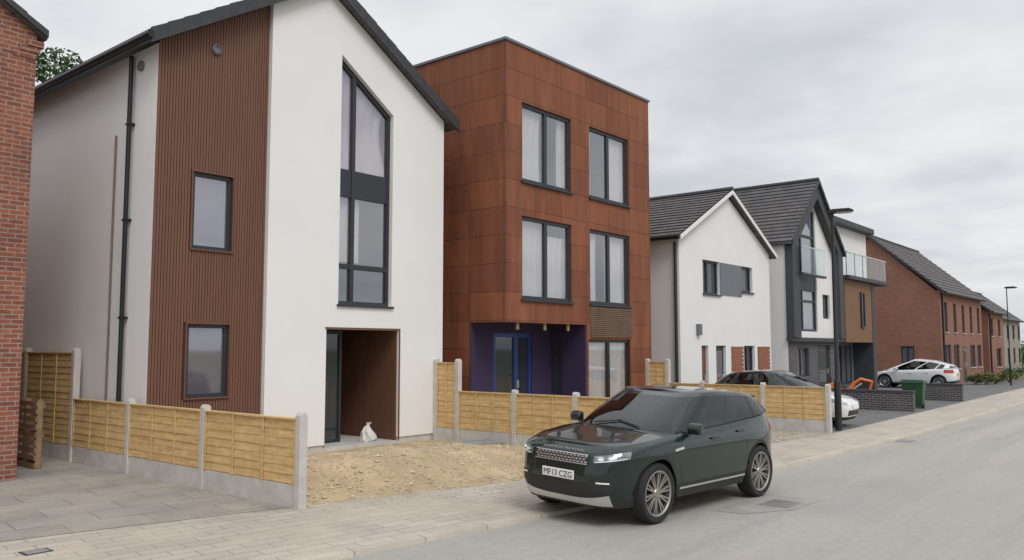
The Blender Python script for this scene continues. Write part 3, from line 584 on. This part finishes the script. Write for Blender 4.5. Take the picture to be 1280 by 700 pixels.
for y in (-.38,.38):
    MB().prism([(-.6,.08),(-.5,0),(.5,0),(.6,.08),(.6,.26),(.5,.34),(-.5,.34),(-.6,.26)],mfV,y-.12,y+.12).build('track',RUBBER,t,bevel=.02)
MB().box(-.35,.35,-.25,.25,.2,.45).build('undercarriage',DARK,t)
MB().prism([(-.65,.45),(.35,.45),(.4,.72),(.0,.78),(-.1,1.0),(-.6,1.0),(-.68,.7)],mfV,-.36,.36).build('body',ORANGE,t,bevel=.04)
MB().box(-.1,.25,-.2,.2,.79,.88).box(-.16,-.08,-.2,.2,.89,1.2).build('seat',PLAST,t,bevel=.03)
MB().tube([(.3,0,.6),(.55,0,1.0),(.85,0,1.22),(1.35,0,1.10)],[.09,.09,.085,.06],6).build('boom',ORANGE,t)
MB().tube([(1.38,0,1.16),(1.25,0,.75),(1.1,0,.5)],[.06,.055,.05],6).build('stick',ORANGE,t)
MB().tube([(.5,0,.72),(.9,0,1.02)],.04,8).build('ram',SILVER,t)
MB().prism([(.95,.2),(1.2,.2),(1.25,.5),(1.05,.5),(.9,.35)],mfV,-.16,.16).build('bucket',DARK,t)
MB().tube([(-.5,-.3,1.0),(-.5,-.3,1.3),(-.5,.3,1.3),(-.5,.3,1.0)],.03,6).build('roll_bar',PLAST,t)
# ------------------------------------------------------------------ street lamps
def lamp(label,x,y,h,rz,k=1):
    t=thing('street_lamp',label,'street lamp',(x,y,.05),'black street lamps along the pavement',local=True); t.rotation_euler.z=rz
    MB().tube([(0,0,0),(0,0,1.2),(0,0,1.22),(0,0,1.28),(0,0,h)],[.085*k,.085*k,.08*k,.055*k,.042*k],14).build('post',STEELB,t,smooth=True)
    MB().box(-.03,.03,-.088*k,-.08*k,.35,.85).build('access_door',STEELB,t)
    MB().tube([(0,0,h-.08),(.0,0,h+.02),(.1,0,h+.05),(.22,0,h+.06)],.032*k,8).build('bracket',STEELB,t,smooth=True)
    hd=MB().prism([(-.06,h+.02),(.5,h+.045),(.52,h+.07),(.42,h+.12),(.02,h+.12),(-.08,h+.08)],mfV,-.13,.13).build('lamp_head',STEELB,t,bevel=.015)
    MB().box(.12,.46,-.1,.1,h+.012,h+.03).build('lens',LENS,hd)
x,y=G(1046,538); lamp('tall black street lamp at the end of the golden fence',x,y-.05,onU(1045,264,x)[1]-.12,R(-80))
x,y=G(1264,482); lamp('distant black street lamp by the shrubs at the far right',x,y,5.3,R(-100),.6)
# ------------------------------------------------------------------ vegetation
def leaves(mb,c,rad,n,size):
    for _ in range(n):
        while True:
            p=Vector((random.uniform(-1,1),random.uniform(-1,1),random.uniform(-1,1)))
            if p.length<1: break
        p=Vector((c[0]+p.x*rad[0],c[1]+p.y*rad[1],c[2]+p.z*rad[2])); s=size*random.uniform(.6,1.4)
        a=Vector((random.gauss(0,1),random.gauss(0,1),random.gauss(0,1))).normalized(); b=a.cross(Vector((random.gauss(0,1),random.gauss(0,1),random.gauss(0,1)))).normalized()
        mb.add([p-a*s,p+b*s*.5,p+a*s,p-b*s*.5],[[0,1,2,3]])
def tree(label,x,y,h,r,n,size,m_=LEAF):
    t=thing('tree',label,'tree',(x,y,0))
    tr=MB(); tr.tube([(x,y,0),(x+.1,y,h*.3),(x,y+.1,h*.6),(x+.1,y,h*.92)],[.22,.17,.1,.03],8)
    cr=MB()
    for i in range(18):
        a=i*2.4; zz=h*(.35+.58*i/18); rr=r*(1.05-.6*abs(i/18-.45))*random.uniform(.6,1)
        e=(x+cos(a)*rr,y+sin(a)*rr,zz+h*.06); tr.tube([(x,y,zz-h*.08),((x+e[0])/2,(y+e[1])/2,zz),e],[.06,.04,.015],5)
        leaves(cr,e,(r*.42,r*.42,h*.06),n//24,size)
    leaves(cr,(x,y,h*.95),(r*.5,r*.5,h*.06),n//8,size)
    tr.build('trunk',BARK,t); cr.build('crown',m_,t,recalc=False)
r=ray(76,85); k=31/r.y; tree('leafy tree top showing above the left eave of the white house',r.x*k,31,H+r.z*k+.55,2.0,5000,.10)
def shrub(label,x,y,h,r,m_,n=600):
    t=thing('shrub',label,'shrub',(x,y,.05),'green shrubs beside the far pavement')
    st=MB(); cr=MB()
    for i in range(7):
        a=i*.9; e=(x+cos(a)*r*.6,y+sin(a)*r*.6,h*random.uniform(.5,.85)); st.tube([(x,y,.05),e],[.02,.008],5); leaves(cr,e,(r*.45,r*.45,h*.28),n//7,.06)
    st.build('stem',BARK,t); cr.build('foliage',m_,t,recalc=False)
for i,(px,py,h,r_,m_,lb) in enumerate(((1230,481,.55,.5,LEAF,'dark green shrub nearest the long brick house'),(1243,481,.7,.6,LEAF2,'yellow green shrub left of the distant street lamp'),(1255,480,.5,.5,LEAF,'dark green shrub just left of the distant street lamp'),(1271,478,.7,.6,LEAF2,'light green shrub just right of the distant street lamp'),(1279,475,1.0,.8,LEAF,'dark green shrub at the right edge of the photo'))):
    x,y=G(px,py); shrub(lb,x,y+.4,h,r_,m_)
hb_=MB()
for i in range(60): leaves(hb_,(92+i*2.2,13+random.uniform(-6,8)+i*.2,1.2),(2,2,1.8),60,.35)
tag(hb_.build('far_hedgerow',LEAF,recalc=False),'distant hedge and trees closing the end of the street','hedge',kind='stuff')
# ------------------------------------------------------------------ cars
def text_mesh(name,s,width,height,mx,m_,parent):
    cu=bpy.data.curves.new('t','FONT'); cu.body=s; cu.align_x='CENTER'; cu.align_y='CENTER'; cu.extrude=.01
    ob=bpy.data.objects.new('t',cu); C.objects.link(ob); bpy.context.view_layer.update()
    me=bpy.data.meshes.new_from_object(ob.evaluated_get(bpy.context.evaluated_depsgraph_get())); bpy.data.objects.remove(ob)
    xs=[v.co.x for v in me.vertices]; ys=[v.co.y for v in me.vertices]; cx=(min(xs)+max(xs))/2; cy=(min(ys)+max(ys))/2
    for v in me.vertices: v.co=mx@Vector(((v.co.x-cx)*width/(max(xs)-min(xs)),(v.co.y-cy)*height/(max(ys)-min(ys)),v.co.z*.15))
    me.materials.clear(); me.materials.append(m_); me.name=name
    o=bpy.data.objects.new(name,me); C.objects.link(o); o.parent=parent; return o
def loopxy(xf,xr,w,n,ph):
    c=cos(ph); s=max(0,sin(ph)); xc=(xf+xr)/2; a=(xf-xr)/2
    return xc+a*math.copysign(abs(c)**(2/n),c), w*s**(2/n)
def resample(fn,M_):
    N_=6000; pts=[fn(PI*i/N_) for i in range(N_+1)]; cum=[0]
    for p,q in zip(pts,pts[1:]): cum.append(cum[-1]+math.hypot(q[0]-p[0],q[1]-p[1]))
    out=[];j=0
    for k in range(M_+1):
        tgt=cum[-1]*k/M_
        while j<N_ and cum[j]<tgt: j+=1
        out.append(PI*j/N_)
    return out
def make_car(label,P,paint,loc,heading,scale=1,roll=0,alloy=ALLOYS,roofm=None,group=None):
    root=thing('parked_car',label,'car',loc,group,local=True); root.rotation_euler=(roll,0,heading); root.scale=(scale,)*3
    n=P['n']; Ra=P['Ra']; rw=P['rw']; xw=P['xw']; gb,gt=P['gb'],P['gt']
    def lp(z,ph,s=0): return loopxy(T(P['xf'],z)-.05*s*s,T(P['xr'],z)+.03*s*s,T(P['w'],z)-.05*s*s,n,ph)
    phis=resample(lambda ph:lp(.6,ph),260); K_=14; cols=[]
    for ph in phis:
        x0,y0=lp(.6,ph); zt=T(P['top'],x0); zb=T(P['sill'],x0); tr=.09
        for c in xw:
            d=abs(x0-c)
            if d<Ra:
                za=rw+math.sqrt(Ra*Ra-d*d)
                if za>zb: zb=za; tr=.05
        col=[]
        for k in range(K_+1):
            z=zb if k==0 else zb+tr+(zt-zb-tr)*(k-1)/(K_-1)
            s=max(0,(z-(zt-.09))/.09); x,y=lp(z,ph,s); col.append(Vector((x,y,z)))
        cols.append(col)
    parts={}
    def face(store,nm,pts):
        mb=store.setdefault(nm,{'v':{},'m':MB()}); ids=[]
        for p in pts:
            key=(round(p.x,5),round(p.y,5),round(p.z,5))
            if key not in mb['v']: mb['v'][key]=len(mb['m'].v); mb['m'].v.append(Vector(p))
            ids.append(mb['v'][key])
        ids=list(dict.fromkeys(ids))
        if len(ids)>2: mb['m'].f.append(ids)
    D=P['doors']; mir=lambda p,s:Vector((p.x,p.y*s,p.z))
    for s in (1,-1):
        for j in range(len(cols)-1):
            for k in range(K_):
                q=[cols[j][k],cols[j+1][k],cols[j+1][k+1],cols[j][k+1]]; c=(q[0]+q[2])/2
                if k==0: nm='lower_trim'
                elif c.y>.5 and D[1]<c.x<D[0]: nm='door%d'%s
                elif c.y>.5 and D[2]<c.x<=D[1] : nm='rdoor%d'%s
                elif c.x>0: nm='nose'
                else: nm='body'
                face(parts,nm,[mir(p,s) for p in q])
    for j in range(len(cols)-1):
        A,B_=cols[j][K_],cols[j+1][K_]; xm=(A.x+B_.x)/2
        cab=gb[1]+.12<xm<gb[0]-.22
        for i in range(12):
            t0=1-i/6; t1=1-(i+1)/6
            def pt(V,t): return Vector((V.x,V.y*t,V.z+P['crown']*min(1,V.y/.6)*(1-t**4)))
            def pd(V,t): return Vector((V.x,V.y*t,V.z-(.16 if abs(t)<.85 else 0)))
            if cab: face(parts,'interior_trim',[pd(A,t0),pd(B_,t0),pd(B_,t1),pd(A,t1)]); continue
            nm='bonnet' if xm>gb[0]-.25 else 'body'
            face(parts,nm,[pt(A,t0),pt(B_,t0),pt(B_,t1),pt(A,t1)])
    names={'lower_trim':('lower_trim',PLAST),'body':('body',paint),'nose':('nose',paint),'bonnet':('bonnet',paint),'interior_trim':('interior_trim',PLAST)}
    for nm,mb in parts.items():
        nn,mm=names.get(nm,('door',paint)); o=mb['m'].build(nn,mm,root,smooth=True,angle=50)
        if nm.startswith(('door','rdoor')):
            s=1 if not nm.endswith('-1') else -1; xx=D[1]+.12 if nm.startswith('door') else D[2]+.16
            zz=T(P['top'],xx)-.16; y_=sidey(P,xx,zz)
            MB().box(xx,xx+.2,s*y_-.005 if s>0 else -y_-.03,s*y_+.03 if s>0 else -y_+.005,zz-.013,zz+.015).build('handle',paint,o,bevel=.008)
    # cabin
    zb_=T(P['top'],0)-.16; zrf=T(P['roof'],-.2)
    for x_,yy in ((-.28,.37),(-.28,-.37),(-1.12,.38),(-1.12,-.38)):
        zt_=zb_+.62*(zrf-zb_)-(.03 if x_<-.5 else 0)
        MB().prism([(x_-.02,zb_-.02),(x_+.12,zb_-.02),(x_+.03,zt_),(x_-.09,zt_)],mfV,yy-.24,yy+.24).build('seat',SEAT,root,bevel=.04)
        MB().box(x_-.11,x_-.02,yy-.12,yy+.12,zt_+.02,zt_+.17).build('headrest',SEAT,root,bevel=.035)
    st=[(gb[0]-.62+.05*sin(a*PI/8),-.37+.17*cos(a*PI/8),zb_+.12+.16*sin(a*PI/8)) for a in range(17)]
    MB().tube(st,.016,6).build('steering_wheel',PLAST,root,smooth=True)
    MB().box(gt[0]-.02,gt[0]+.03,-.11,.11,zrf-.17,zrf-.11).build('rear_view_mirror',PLAST,root,bevel=.015)
    ng=P.get('ng',4.2)
    gph=resample(lambda ph:loopxy(gb[0],gb[1],gb[2],ng,ph),170); rows=[0,.04,.15,.3,.45,.6,.75,.88,.95,1.0]
    gp={}; gc=[];info=[]
    for ph in gph:
        xb,yb=loopxy(gb[0],gb[1],gb[2],ng,ph); xt,yt=loopxy(gt[0],gt[1],gt[2],ng,ph); zb=T(P['top'],xb)-.02+P['crown']*max(0,1-(yb/gb[2])**4)*.9; zt=T(P['roof'],xt); col=[]
        for g in rows:
            h=g**1.18; col.append(Vector((xb+(xt-xb)*h,yb+(yt-yb)*h,zb+(zt-zb)*g)))
        gc.append(col); info.append(((xb-gb[1])/(gb[0]-gb[1]),yb/gb[2],ph<PI/2))
    pil=P['pil']
    for s in (1,-1):
        for j in range(len(gc)-1):
            qn,yw,fr=info[j]
            if fr and yw<P.get('wsw',.86): z='windscreen'
            elif (not fr) and yw<.82: z='rear_window'
            else:
                z='pillar'
                for a,b in pil:
                    if b<qn<a: z='w%d%d'%(int(a*100),s)
            for k in range(len(rows)-1):
                nm=z if 1<=k<7 else ('roof' if k>=7 else 'pillar')
                face(gp,nm,[mir(p,s) for p in (gc[j][k],gc[j+1][k],gc[j+1][k+1],gc[j][k+1])])
    for j in range(len(gc)-1):
        A,B_=gc[j][-1],gc[j+1][-1]
        for i in range(12):
            t0=1-i/6; t1=1-(i+1)/6; pt=lambda V,t:Vector((V.x,V.y*t,V.z+.035*min(1,V.y/.4)*(1-t*t)))
            face(gp,'roof',[pt(A,t0),pt(B_,t0),pt(B_,t1),pt(A,t1)])
    for nm,d in gp.items():
        if nm=='roof': d['m'].build('roof',roofm or paint,root,smooth=True,angle=60)
        elif nm=='pillar': d['m'].build('pillar',P.get('pilm',PLAST),root,smooth=True,angle=60)
        else: d['m'].build(nm if nm[0]!='w' or nm=='windscreen' else 'window',CARGL if nm=='windscreen' else CARGLD,root,smooth=True,angle=60)
    for c in xw:
        for s in (1,-1):
            y=s*P['yw']; hubm=MB(); hubm.lathe([(.0,-.06),(.22,-.06),(.22,.03),(.0,.03)],c,y,rw,24); w=hubm.build('wheel',PLAST,root)
            k=rw/.37; tw=.118
            MB().lathe([(.265*k,-.10),(.30*k,-tw),(.345*k,-tw),(.366*k,-.085),(.37*k,-.04),(.37*k,.04),(.366*k,.085),(.345*k,tw),(.30*k,tw),(.265*k,.10)],c,y,rw,44).build('tyre',RUBBER,w,smooth=True)
            rm=MB(); o_=s*.095
            rm.lathe([(.28*k,o_*1.15),(.272*k,o_*1.2),(.255*k,o_*1.05),(.25*k,o_*.2)],c,y,rw,44)
            ns=P['spokes']
            for i in range(ns):
                a=2*PI*i/ns+(.06 if i%2 else -.06)*(1 if P.get('twin') else 0)
                def sp(r,t,yy): return (c+cos(a)*r-sin(a)*t,y+yy,rw+sin(a)*r+cos(a)*t)
                w0,w1=P['spw']
                rm.add([sp(.04,-w0,o_*.85),sp(.04,w0,o_*.85),sp(.265*k,w1,o_*1.05),sp(.265*k,-w1,o_*1.05),sp(.04,-w0,o_*.5),sp(.04,w0,o_*.5),sp(.265*k,w1,o_*.6),sp(.265*k,-w1,o_*.6)],[[0,1,2,3],[0,1,5,4],[1,2,6,5],[2,3,7,6],[3,0,4,7]])
            rm.lathe([(.001,o_*1.0),(.05,o_*.98),(.065,o_*.8),(.065,o_*.4)],c,y,rw,20)
            rm.build('rim',alloy,w)
            ar=MB(); nA=20
            for i in range(nA):
                a0_=PI*i/nA; a1_=PI*(i+1)/nA; q=lambda a,yy:(c+(Ra-.004)*cos(a),s*yy,rw+(Ra-.004)*sin(a))
                ar.add([q(a0_,.5),q(a1_,.5),q(a1_,P['yw']+.06),q(a0_,P['yw']+.06)],[[0,1,2,3]])
            ar.add([(c+(Ra-.004)*cos(PI*i/nA),s*.5,rw+(Ra-.004)*sin(PI*i/nA)) for i in range(nA+1)],[list(range(nA+1))])
            ar.build('wheel_arch',RUBBER,root)
    MB().box(T(P['xr'],.4)+.25,T(P['xf'],.4)-.25,-.49,.49,.22,.45).build('underbody',RUBBER,root)
    mx=P['mirror']
    for s in (1,-1):
        b=MB(); y0=s*sidey(P,mx[0],mx[1]-.12)-s*.1
        b.prism([(mx[0]-.05,mx[1]-.08),(mx[0]+.06,mx[1]-.075),(mx[0]+.085,mx[1]),(mx[0]+.04,mx[1]+.07),(mx[0]-.05,mx[1]+.07)],mfV,y0+s*.10,y0+s*.29)
        o=b.build('mirror',P.get('mirm',paint),root,bevel=.03); MB().box(mx[0]-.04,mx[0]+.05,min(y0-s*.02,y0+s*.12),max(y0-s*.02,y0+s*.12),mx[1]-.09,mx[1]-.05).build('mirror_stalk',PLAST,root)
    return root
def sidey(P,x,z):
    xf,xr,w=T(P['xf'],z),T(P['xr'],z),T(P['w'],z); xc=(xf+xr)/2; a=(xf-xr)/2; return w*(1-min(.9999,abs((x-xc)/a))**P['n'])**(1/P['n'])
def frontx(P,y,z,rear=False):
    xf,xr,w=T(P['xf'],z),T(P['xr'],z),T(P['w'],z); xc=(xf+xr)/2; a=(xf-xr)/2; v=a*(1-min(.9999,abs(y)/w)**P['n'])**(1/P['n']); return xc-v if rear else xc+v
def _close(mb,n1,nz):
    N_=(n1+1)*(nz+1); q=lambda i,j:i*(nz+1)+j
    mb.f=[[q(i,j),q(i+1,j),q(i+1,j+1),q(i,j+1)] for i in range(n1) for j in range(nz)]
    rim=[q(i,0) for i in range(n1+1)]+[q(n1,j) for j in range(1,nz+1)]+[q(i,nz) for i in range(n1-1,-1,-1)]+[q(0,j) for j in range(nz-1,0,-1)]
    mb.f+=[[a,b,b+N_,a+N_] for a,b in zip(rim,rim[1:]+rim[:1])]
def patchF(root,P,name,m_,y0,y1,zl,zh,off,ny=14,nz=4,th=.02,rear=False,smooth=True):
    f=lambda z,y: z(y) if callable(z) else z; mb=MB(); sg=-1 if rear else 1
    for layer in (off,off-th):
        for i in range(ny+1):
            y=y0+(y1-y0)*i/ny; a,b=f(zl,y),f(zh,y)
            for j in range(nz+1):
                z=a+(b-a)*j/nz; mb.v.append(Vector((frontx(P,y,z,rear)+sg*layer,y,z)))
    _close(mb,ny,nz); return mb.build(name,m_,root,smooth=smooth)
def patchP(root,P,name,m_,p0,p1,zl,zh,off,s,n1=16,nz=4,th=.02):
    mb=MB()
    for layer in (off,off-th):
        for i in range(n1+1):
            t=i/n1; ph=p0+(p1-p0)*t; a,b=zl(t),zh(t)
            for j in range(nz+1):
                z=a+(b-a)*j/nz; x,y=loopxy(T(P['xf'],z)+layer,T(P['xr'],z)-layer,T(P['w'],z)+layer,P['n'],ph); mb.v.append(Vector((x,y*s,z)))
    _close(mb,n1,nz); return mb.build(name,m_,root,smooth=True)
def patchS(root,P,name,m_,x0,x1,z0,z1,off,s,skew=0):
    mb=MB(); k=8
    for lay in (off,off-.015):
        for i in range(k+1):
            x=x0+(x1-x0)*i/k
            for z in (z0+skew*i/k,z1+skew*i/k): mb.v.append(Vector((x,s*(sidey(P,x,z)+lay),z)))
    n=2*(k+1)
    for i in range(k): mb.f+=[[2*i,2*i+2,2*i+3,2*i+1],[2*i,2*i+2,n+2*i+2,n+2*i],[2*i+1,2*i+3,n+2*i+3,n+2*i+1]]
    mb.f+=[[0,1,n+1,n],[2*k,2*k+1,n+2*k+1,n+2*k]]
    return mb.build(name,m_,root)
SUV=dict(n=5.2,ng=5.0,Ra=.425,rw=.380,xw=(1.33,-1.34),yw=.825,wsw=.90,
 xf=[(.2,2.05),(.3,2.11),(.45,2.165),(.62,2.18),(.72,2.16),(.86,2.13),(.95,2.07),(1.05,1.97)],
 xr=[(.25,-2.06),(.45,-2.16),(.6,-2.18),(.8,-2.13),(1.0,-2.12),(1.25,-2.05)],
 w=[(.2,.88),(.3,.91),(.45,.93),(.65,.930),(.80,.955),(.86,.958),(.97,.935),(1.08,.905),(1.25,.87)],
 top=[(-2.2,1.255),(-1.6,1.23),(.5,1.10),(.8,1.085),(1.3,1.06),(1.85,1.01),(2.2,.965)],
 sill=[(-2.2,.42),(-1.9,.32),(-1,.27),(1,.27),(1.8,.25),(2.2,.23)],crown=.04,
 doors=(.80,-.24,-1.0),gb=(1.02,-2.03,.87),gt=(.10,-1.78,.665),roof=[(-1.9,1.45),(-1.2,1.535),(-.5,1.582),(-.1,1.585),(.3,1.56)],
 pil=((.885,.555),(.525,.275),(.245,.12)),spokes=20,spw=(.013,.010),twin=True,mirror=(.60,1.15))
car=make_car('dark green compact SUV parked half on the pavement in front of the houses',SUV,PAINTG,(10.2,5.9,.025),PI-.078,.95,-R(1.7),alloy=ALLOY,roofm=BLACKROOF)
P=SUV
g=patchF(car,P,'grille',PLAST,-.45,.45,lambda y:.745+.03*(abs(y)/.45)**2,.88,.006)
gm=MB()
def gq(y0,y1,z0,z1,dz=0): gm.add([(frontx(P,y,z)+.012,y,z) for y,z in ((y0,z0),(y1,z0+dz),(y1,z1+dz),(y0,z1))],[[0,1,2,3]])
for z in (.757,.868):
    for i in range(24): gq(-.43+i*.86/24,-.43+(i+1)*.86/24,z,z+.010)
for r_ in range(3):
    for i in range(15):
        y=-.43+i*.06+(r_%2)*.03
        if abs(y)>.42: continue
        z=.771+r_*.033; gq(y-.024,y+.024,z+.010,z+.020); gq(y-.005,y+.005,z,z+.03)
gm.build('grille_mesh',SILVER,g)
for s in (1,-1):
    h=patchP(car,P,'headlight',HEADLD,R(11.5),R(48),lambda t:.79+.055*t,lambda t:.872+.065*t,.008,s)
    patchP(car,P,'daylight_strip',LED,R(13),R(45),lambda t:.795+.055*t,lambda t:.804+.055*t,.014,s).parent=h
    for (p0,p1,c) in ((14,21.5,.84),(24,34,.855)):
        el=lambda t,sg,k:c+sg*k*math.sqrt(max(.0004,1-(2*t-1)**2))
        patchP(car,P,'lamp_ring',HEADL,R(p0),R(p1),lambda t:el(t,-1,.03),lambda t:el(t,1,.03),.012,s,n1=14).parent=h
        q0,q1=p0+(p1-p0)*.22,p1-(p1-p0)*.22
        patchP(car,P,'lamp_lens',LED,R(q0),R(q1),lambda t:el(t,-1,.015),lambda t:el(t,1,.015),.016,s,n1=12).parent=h
    patchP(car,P,'bumper_vent',PLAST,R(11),R(33),lambda t:.42+.02*t,lambda t:.60-.03*t,.006,s)
    patchP(car,P,'fog_lamp',LED,R(16),R(30),lambda t:.545,lambda t:.563,.013,s)
    patchS(car,P,'wing_vent',SILVER,.98,.78,.875,.905,.01,s,skew=.02)
    patchS(car,P,'sill_strip',SILVER,.84,-.86,.375,.40,.012,s)
    patchS(car,P,'sill_panel',PLAST,.86,-.88,.36,.44,.006,s)
    for x_ in (.80,-.24,-1.0): patchS(car,P,'shut_line',PIPE,x_+.004,x_-.004,.44,T(P['top'],x_)-.1,.003,s)
    patchP(car,P,'tail_light',TAIL,R(131),R(168),lambda t:.95+.02*t,lambda t:1.06,.008,s)
patchF(car,P,'lower_intake',PLAST,-.72,.72,.35,.53,.005)
patchF(car,P,'skid_plate',SILVER,-.70,.70,lambda y:.262,lambda y:.335+.07*(abs(y)/.70)**3,.012)
xp=frontx(P,0,.58)+.012
pl=MB().box(xp,xp+.014,-.262,.262,.555,.668).build('number_plate',PLATE,car,bevel=.006)
mx=Matrix(((0,0,1,xp+.0155),(1,0,0,0),(0,1,0,.6115),(0,0,0,1))); text_mesh('lettering','MF13 CZG',.465,.074,mx,PLATET,pl)
mx=Matrix(((0,0,1,frontx(P,0,.92)-.001),(1,0,0,0),(0,1,0,.918),(0,0,0,1))); text_mesh('lettering','RANGE ROVER',.66,.024,mx,SILVER,car)
MB().prism([(-1.66,1.495),(-1.93,1.445),(-1.94,1.42),(-1.68,1.43)],mfV,-.54,.54).build('spoiler',PAINTG,car,bevel=.012)
for s in (-1,1):
    yb=.28*s; MB().tube([(.99,yb+.1*s,1.14),(.90,yb-.3*s,1.195)],.009,6).build('wiper',PIPE,car)
HATCH=dict(n=4.2,Ra=.36,rw=.315,xw=(1.25,-1.27),yw=.74,
 xf=[(.2,1.92),(.3,2.0),(.5,2.05),(.65,2.03),(.8,1.93),(.95,1.8)],xr=[(.25,-1.88),(.45,-1.97),(.65,-1.98),(.9,-1.93),(1.1,-1.86)],
 w=[(.2,.79),(.4,.85),(.65,.87),(.8,.865),(.95,.84),(1.1,.8)],top=[(-2,1.0),(-1.2,.97),(.6,.92),(.95,.95),(1.5,.86),(1.9,.72),(2.1,.66)],
 sill=[(-2,.32),(-1,.2),(1,.2),(2,.2)],crown=.05,doors=(.75,-.2,-1.0),gb=(1.25,-1.88,.79),gt=(.15,-1.35,.58),roof=[(-1.5,1.36),(-.9,1.43),(-.3,1.465),(.1,1.45),(.3,1.41)],
 pil=((.84,.53),(.505,.26),(.23,.14)),spokes=9,spw=(.022,.016),mirror=(.62,.98))
def finish(c,P):
    for s in (1,-1):
        patchP(c,P,'headlight',HEADL,R(18),R(52),lambda t:.60+.10*t,lambda t:.68+.13*t,.008,s)
        patchP(c,P,'tail_light',TAIL,R(126),R(160),lambda t:.78,lambda t:.95,.008,s)
    patchF(c,P,'grille',PLAST,-.45,.45,.32,.46,.006)
    MB().box(frontx(P,0,.55)+.008,frontx(P,0,.55)+.02,-.26,.26,.5,.61).build('number_plate',PLATE,c)
    MB().box(frontx(P,0,.7,True)-.03,frontx(P,0,.7,True)-.005,-.26,.26,.66,.77).build('number_plate',PLATEY,c)
c2=make_car('white hatchback with black roof nose out on the drive behind the golden fence',HATCH,PAINTW,(22.3,9.0,.054),-PI/2+.03,.97,roofm=BLACKROOF); finish(c2,HATCH)
FAST=dict(HATCH); FAST.update(roof=[(-1.8,1.14),(-1.0,1.36),(-.3,1.43),(.0,1.42),(.3,1.37)],gt=(.0,-1.80,.56),gb=(1.45,-1.93,.79),top=[(-2,1.03),(-1.2,.98),(.6,.89),(.95,.91),(1.5,.82),(1.9,.70),(2.1,.64)],pilm=PAINTW)
c3=make_car('white fastback car parked in front of the distant brick gable',FAST,PAINTW,(46.4,11.5,.054),PI/2-.02,1.02); finish(c3,FAST)
# ------------------------------------------------------------------ sky and light
W=bpy.data.worlds.new('World'); S.world=W; W.use_nodes=True; nt=W.node_tree; nt.nodes.clear(); L=nt.links.new; nd=nt.nodes.new
sd=Vector((-.28,-.62,.76)).normalized(); elev=math.asin(sd.z); az=math.atan2(sd.x,sd.y)
out=nd('ShaderNodeOutputWorld'); bg=nd('ShaderNodeBackground'); bg.inputs['Strength'].default_value=.1; L(bg.outputs[0],out.inputs[0])
sk=nd('ShaderNodeTexSky'); sk.sky_type='NISHITA'; sk.sun_disc=False; sk.sun_elevation=elev; sk.sun_rotation=az
tc=nd('ShaderNodeTexCoord'); sp=nd('ShaderNodeSeparateXYZ'); L(tc.outputs['Generated'],sp.inputs[0])
def mth(op,a,b=None,c=None):
    n=nd('ShaderNodeMath'); n.operation=op
    for i,x in enumerate((a,b,c)):
        if x is None: continue
        if isinstance(x,(int,float)): n.inputs[i].default_value=x
        else: L(x,n.inputs[i])
    return n.outputs[0]
zc=mth('ADD',mth('MAXIMUM',sp.outputs[2],0),.16); cb=nd('ShaderNodeCombineXYZ'); L(mth('DIVIDE',sp.outputs[0],zc),cb.inputs[0]); L(mth('DIVIDE',sp.outputs[1],zc),cb.inputs[1])
def nz(sc,det,off):
    mp=nd('ShaderNodeMapping'); mp.inputs['Location'].default_value=off; L(cb.outputs[0],mp.inputs[0]); n=nd('ShaderNodeTexNoise'); n.inputs['Scale'].default_value=sc; n.inputs['Detail'].default_value=det; n.inputs['Roughness'].default_value=.52; L(mp.outputs[0],n.inputs['Vector']); return n.outputs[0]
def mr(v,a,b,c,d):
    n=nd('ShaderNodeMapRange'); n.interpolation_type='SMOOTHSTEP'; L(v,n.inputs[0])
    for i,x in enumerate((a,b,c,d)): n.inputs[i+1].default_value=x
    return n.outputs[0]
mixn=mth('ADD',mth('MULTIPLY',nz(.55,6,(3,1,0)),.6),mth('MULTIPLY',nz(1.7,7,(9,4,0)),.4))
val=mr(mixn,.37,.62,6.3,8.9)
val=mth('MULTIPLY',val,mr(sp.outputs[2],.42,.95,1,1.7))
tint=nd('ShaderNodeMix'); tint.data_type='RGBA'; L(mr(mixn,.36,.64,0,1),tint.inputs[0]); tint.inputs[6].default_value=(.93,.97,1.04,1); tint.inputs[7].default_value=(1.0,1.0,1.01,1)
sc=nd('ShaderNodeVectorMath'); sc.operation='SCALE'; L(tint.outputs[2],sc.inputs[0]); L(val,sc.inputs['Scale'])
mx_=nd('ShaderNodeMix'); mx_.data_type='RGBA'; mx_.inputs[0].default_value=.94; L(sk.outputs[0],mx_.inputs[6]); L(sc.outputs[0],mx_.inputs[7]); L(mx_.outputs[2],bg.inputs['Color'])
sl=bpy.data.lights.new('sun','SUN'); sl.energy=1.35; sl.angle=R(25); sl.color=(1,.975,.94); so=bpy.data.objects.new('sun',sl); C.objects.link(so); so.rotation_euler=sd.to_track_quat('Z','Y').to_euler(); so.location=(0,-10,30)
cd=bpy.data.cameras.new('camera'); cd.sensor_width=36; cd.lens=F/1280*36; cd.clip_end=3000; co=bpy.data.objects.new('camera',cd); C.objects.link(co); co.location=(0,0,H); co.rotation_euler=(PI/2+TH,0,AL-PI/2); S.camera=co
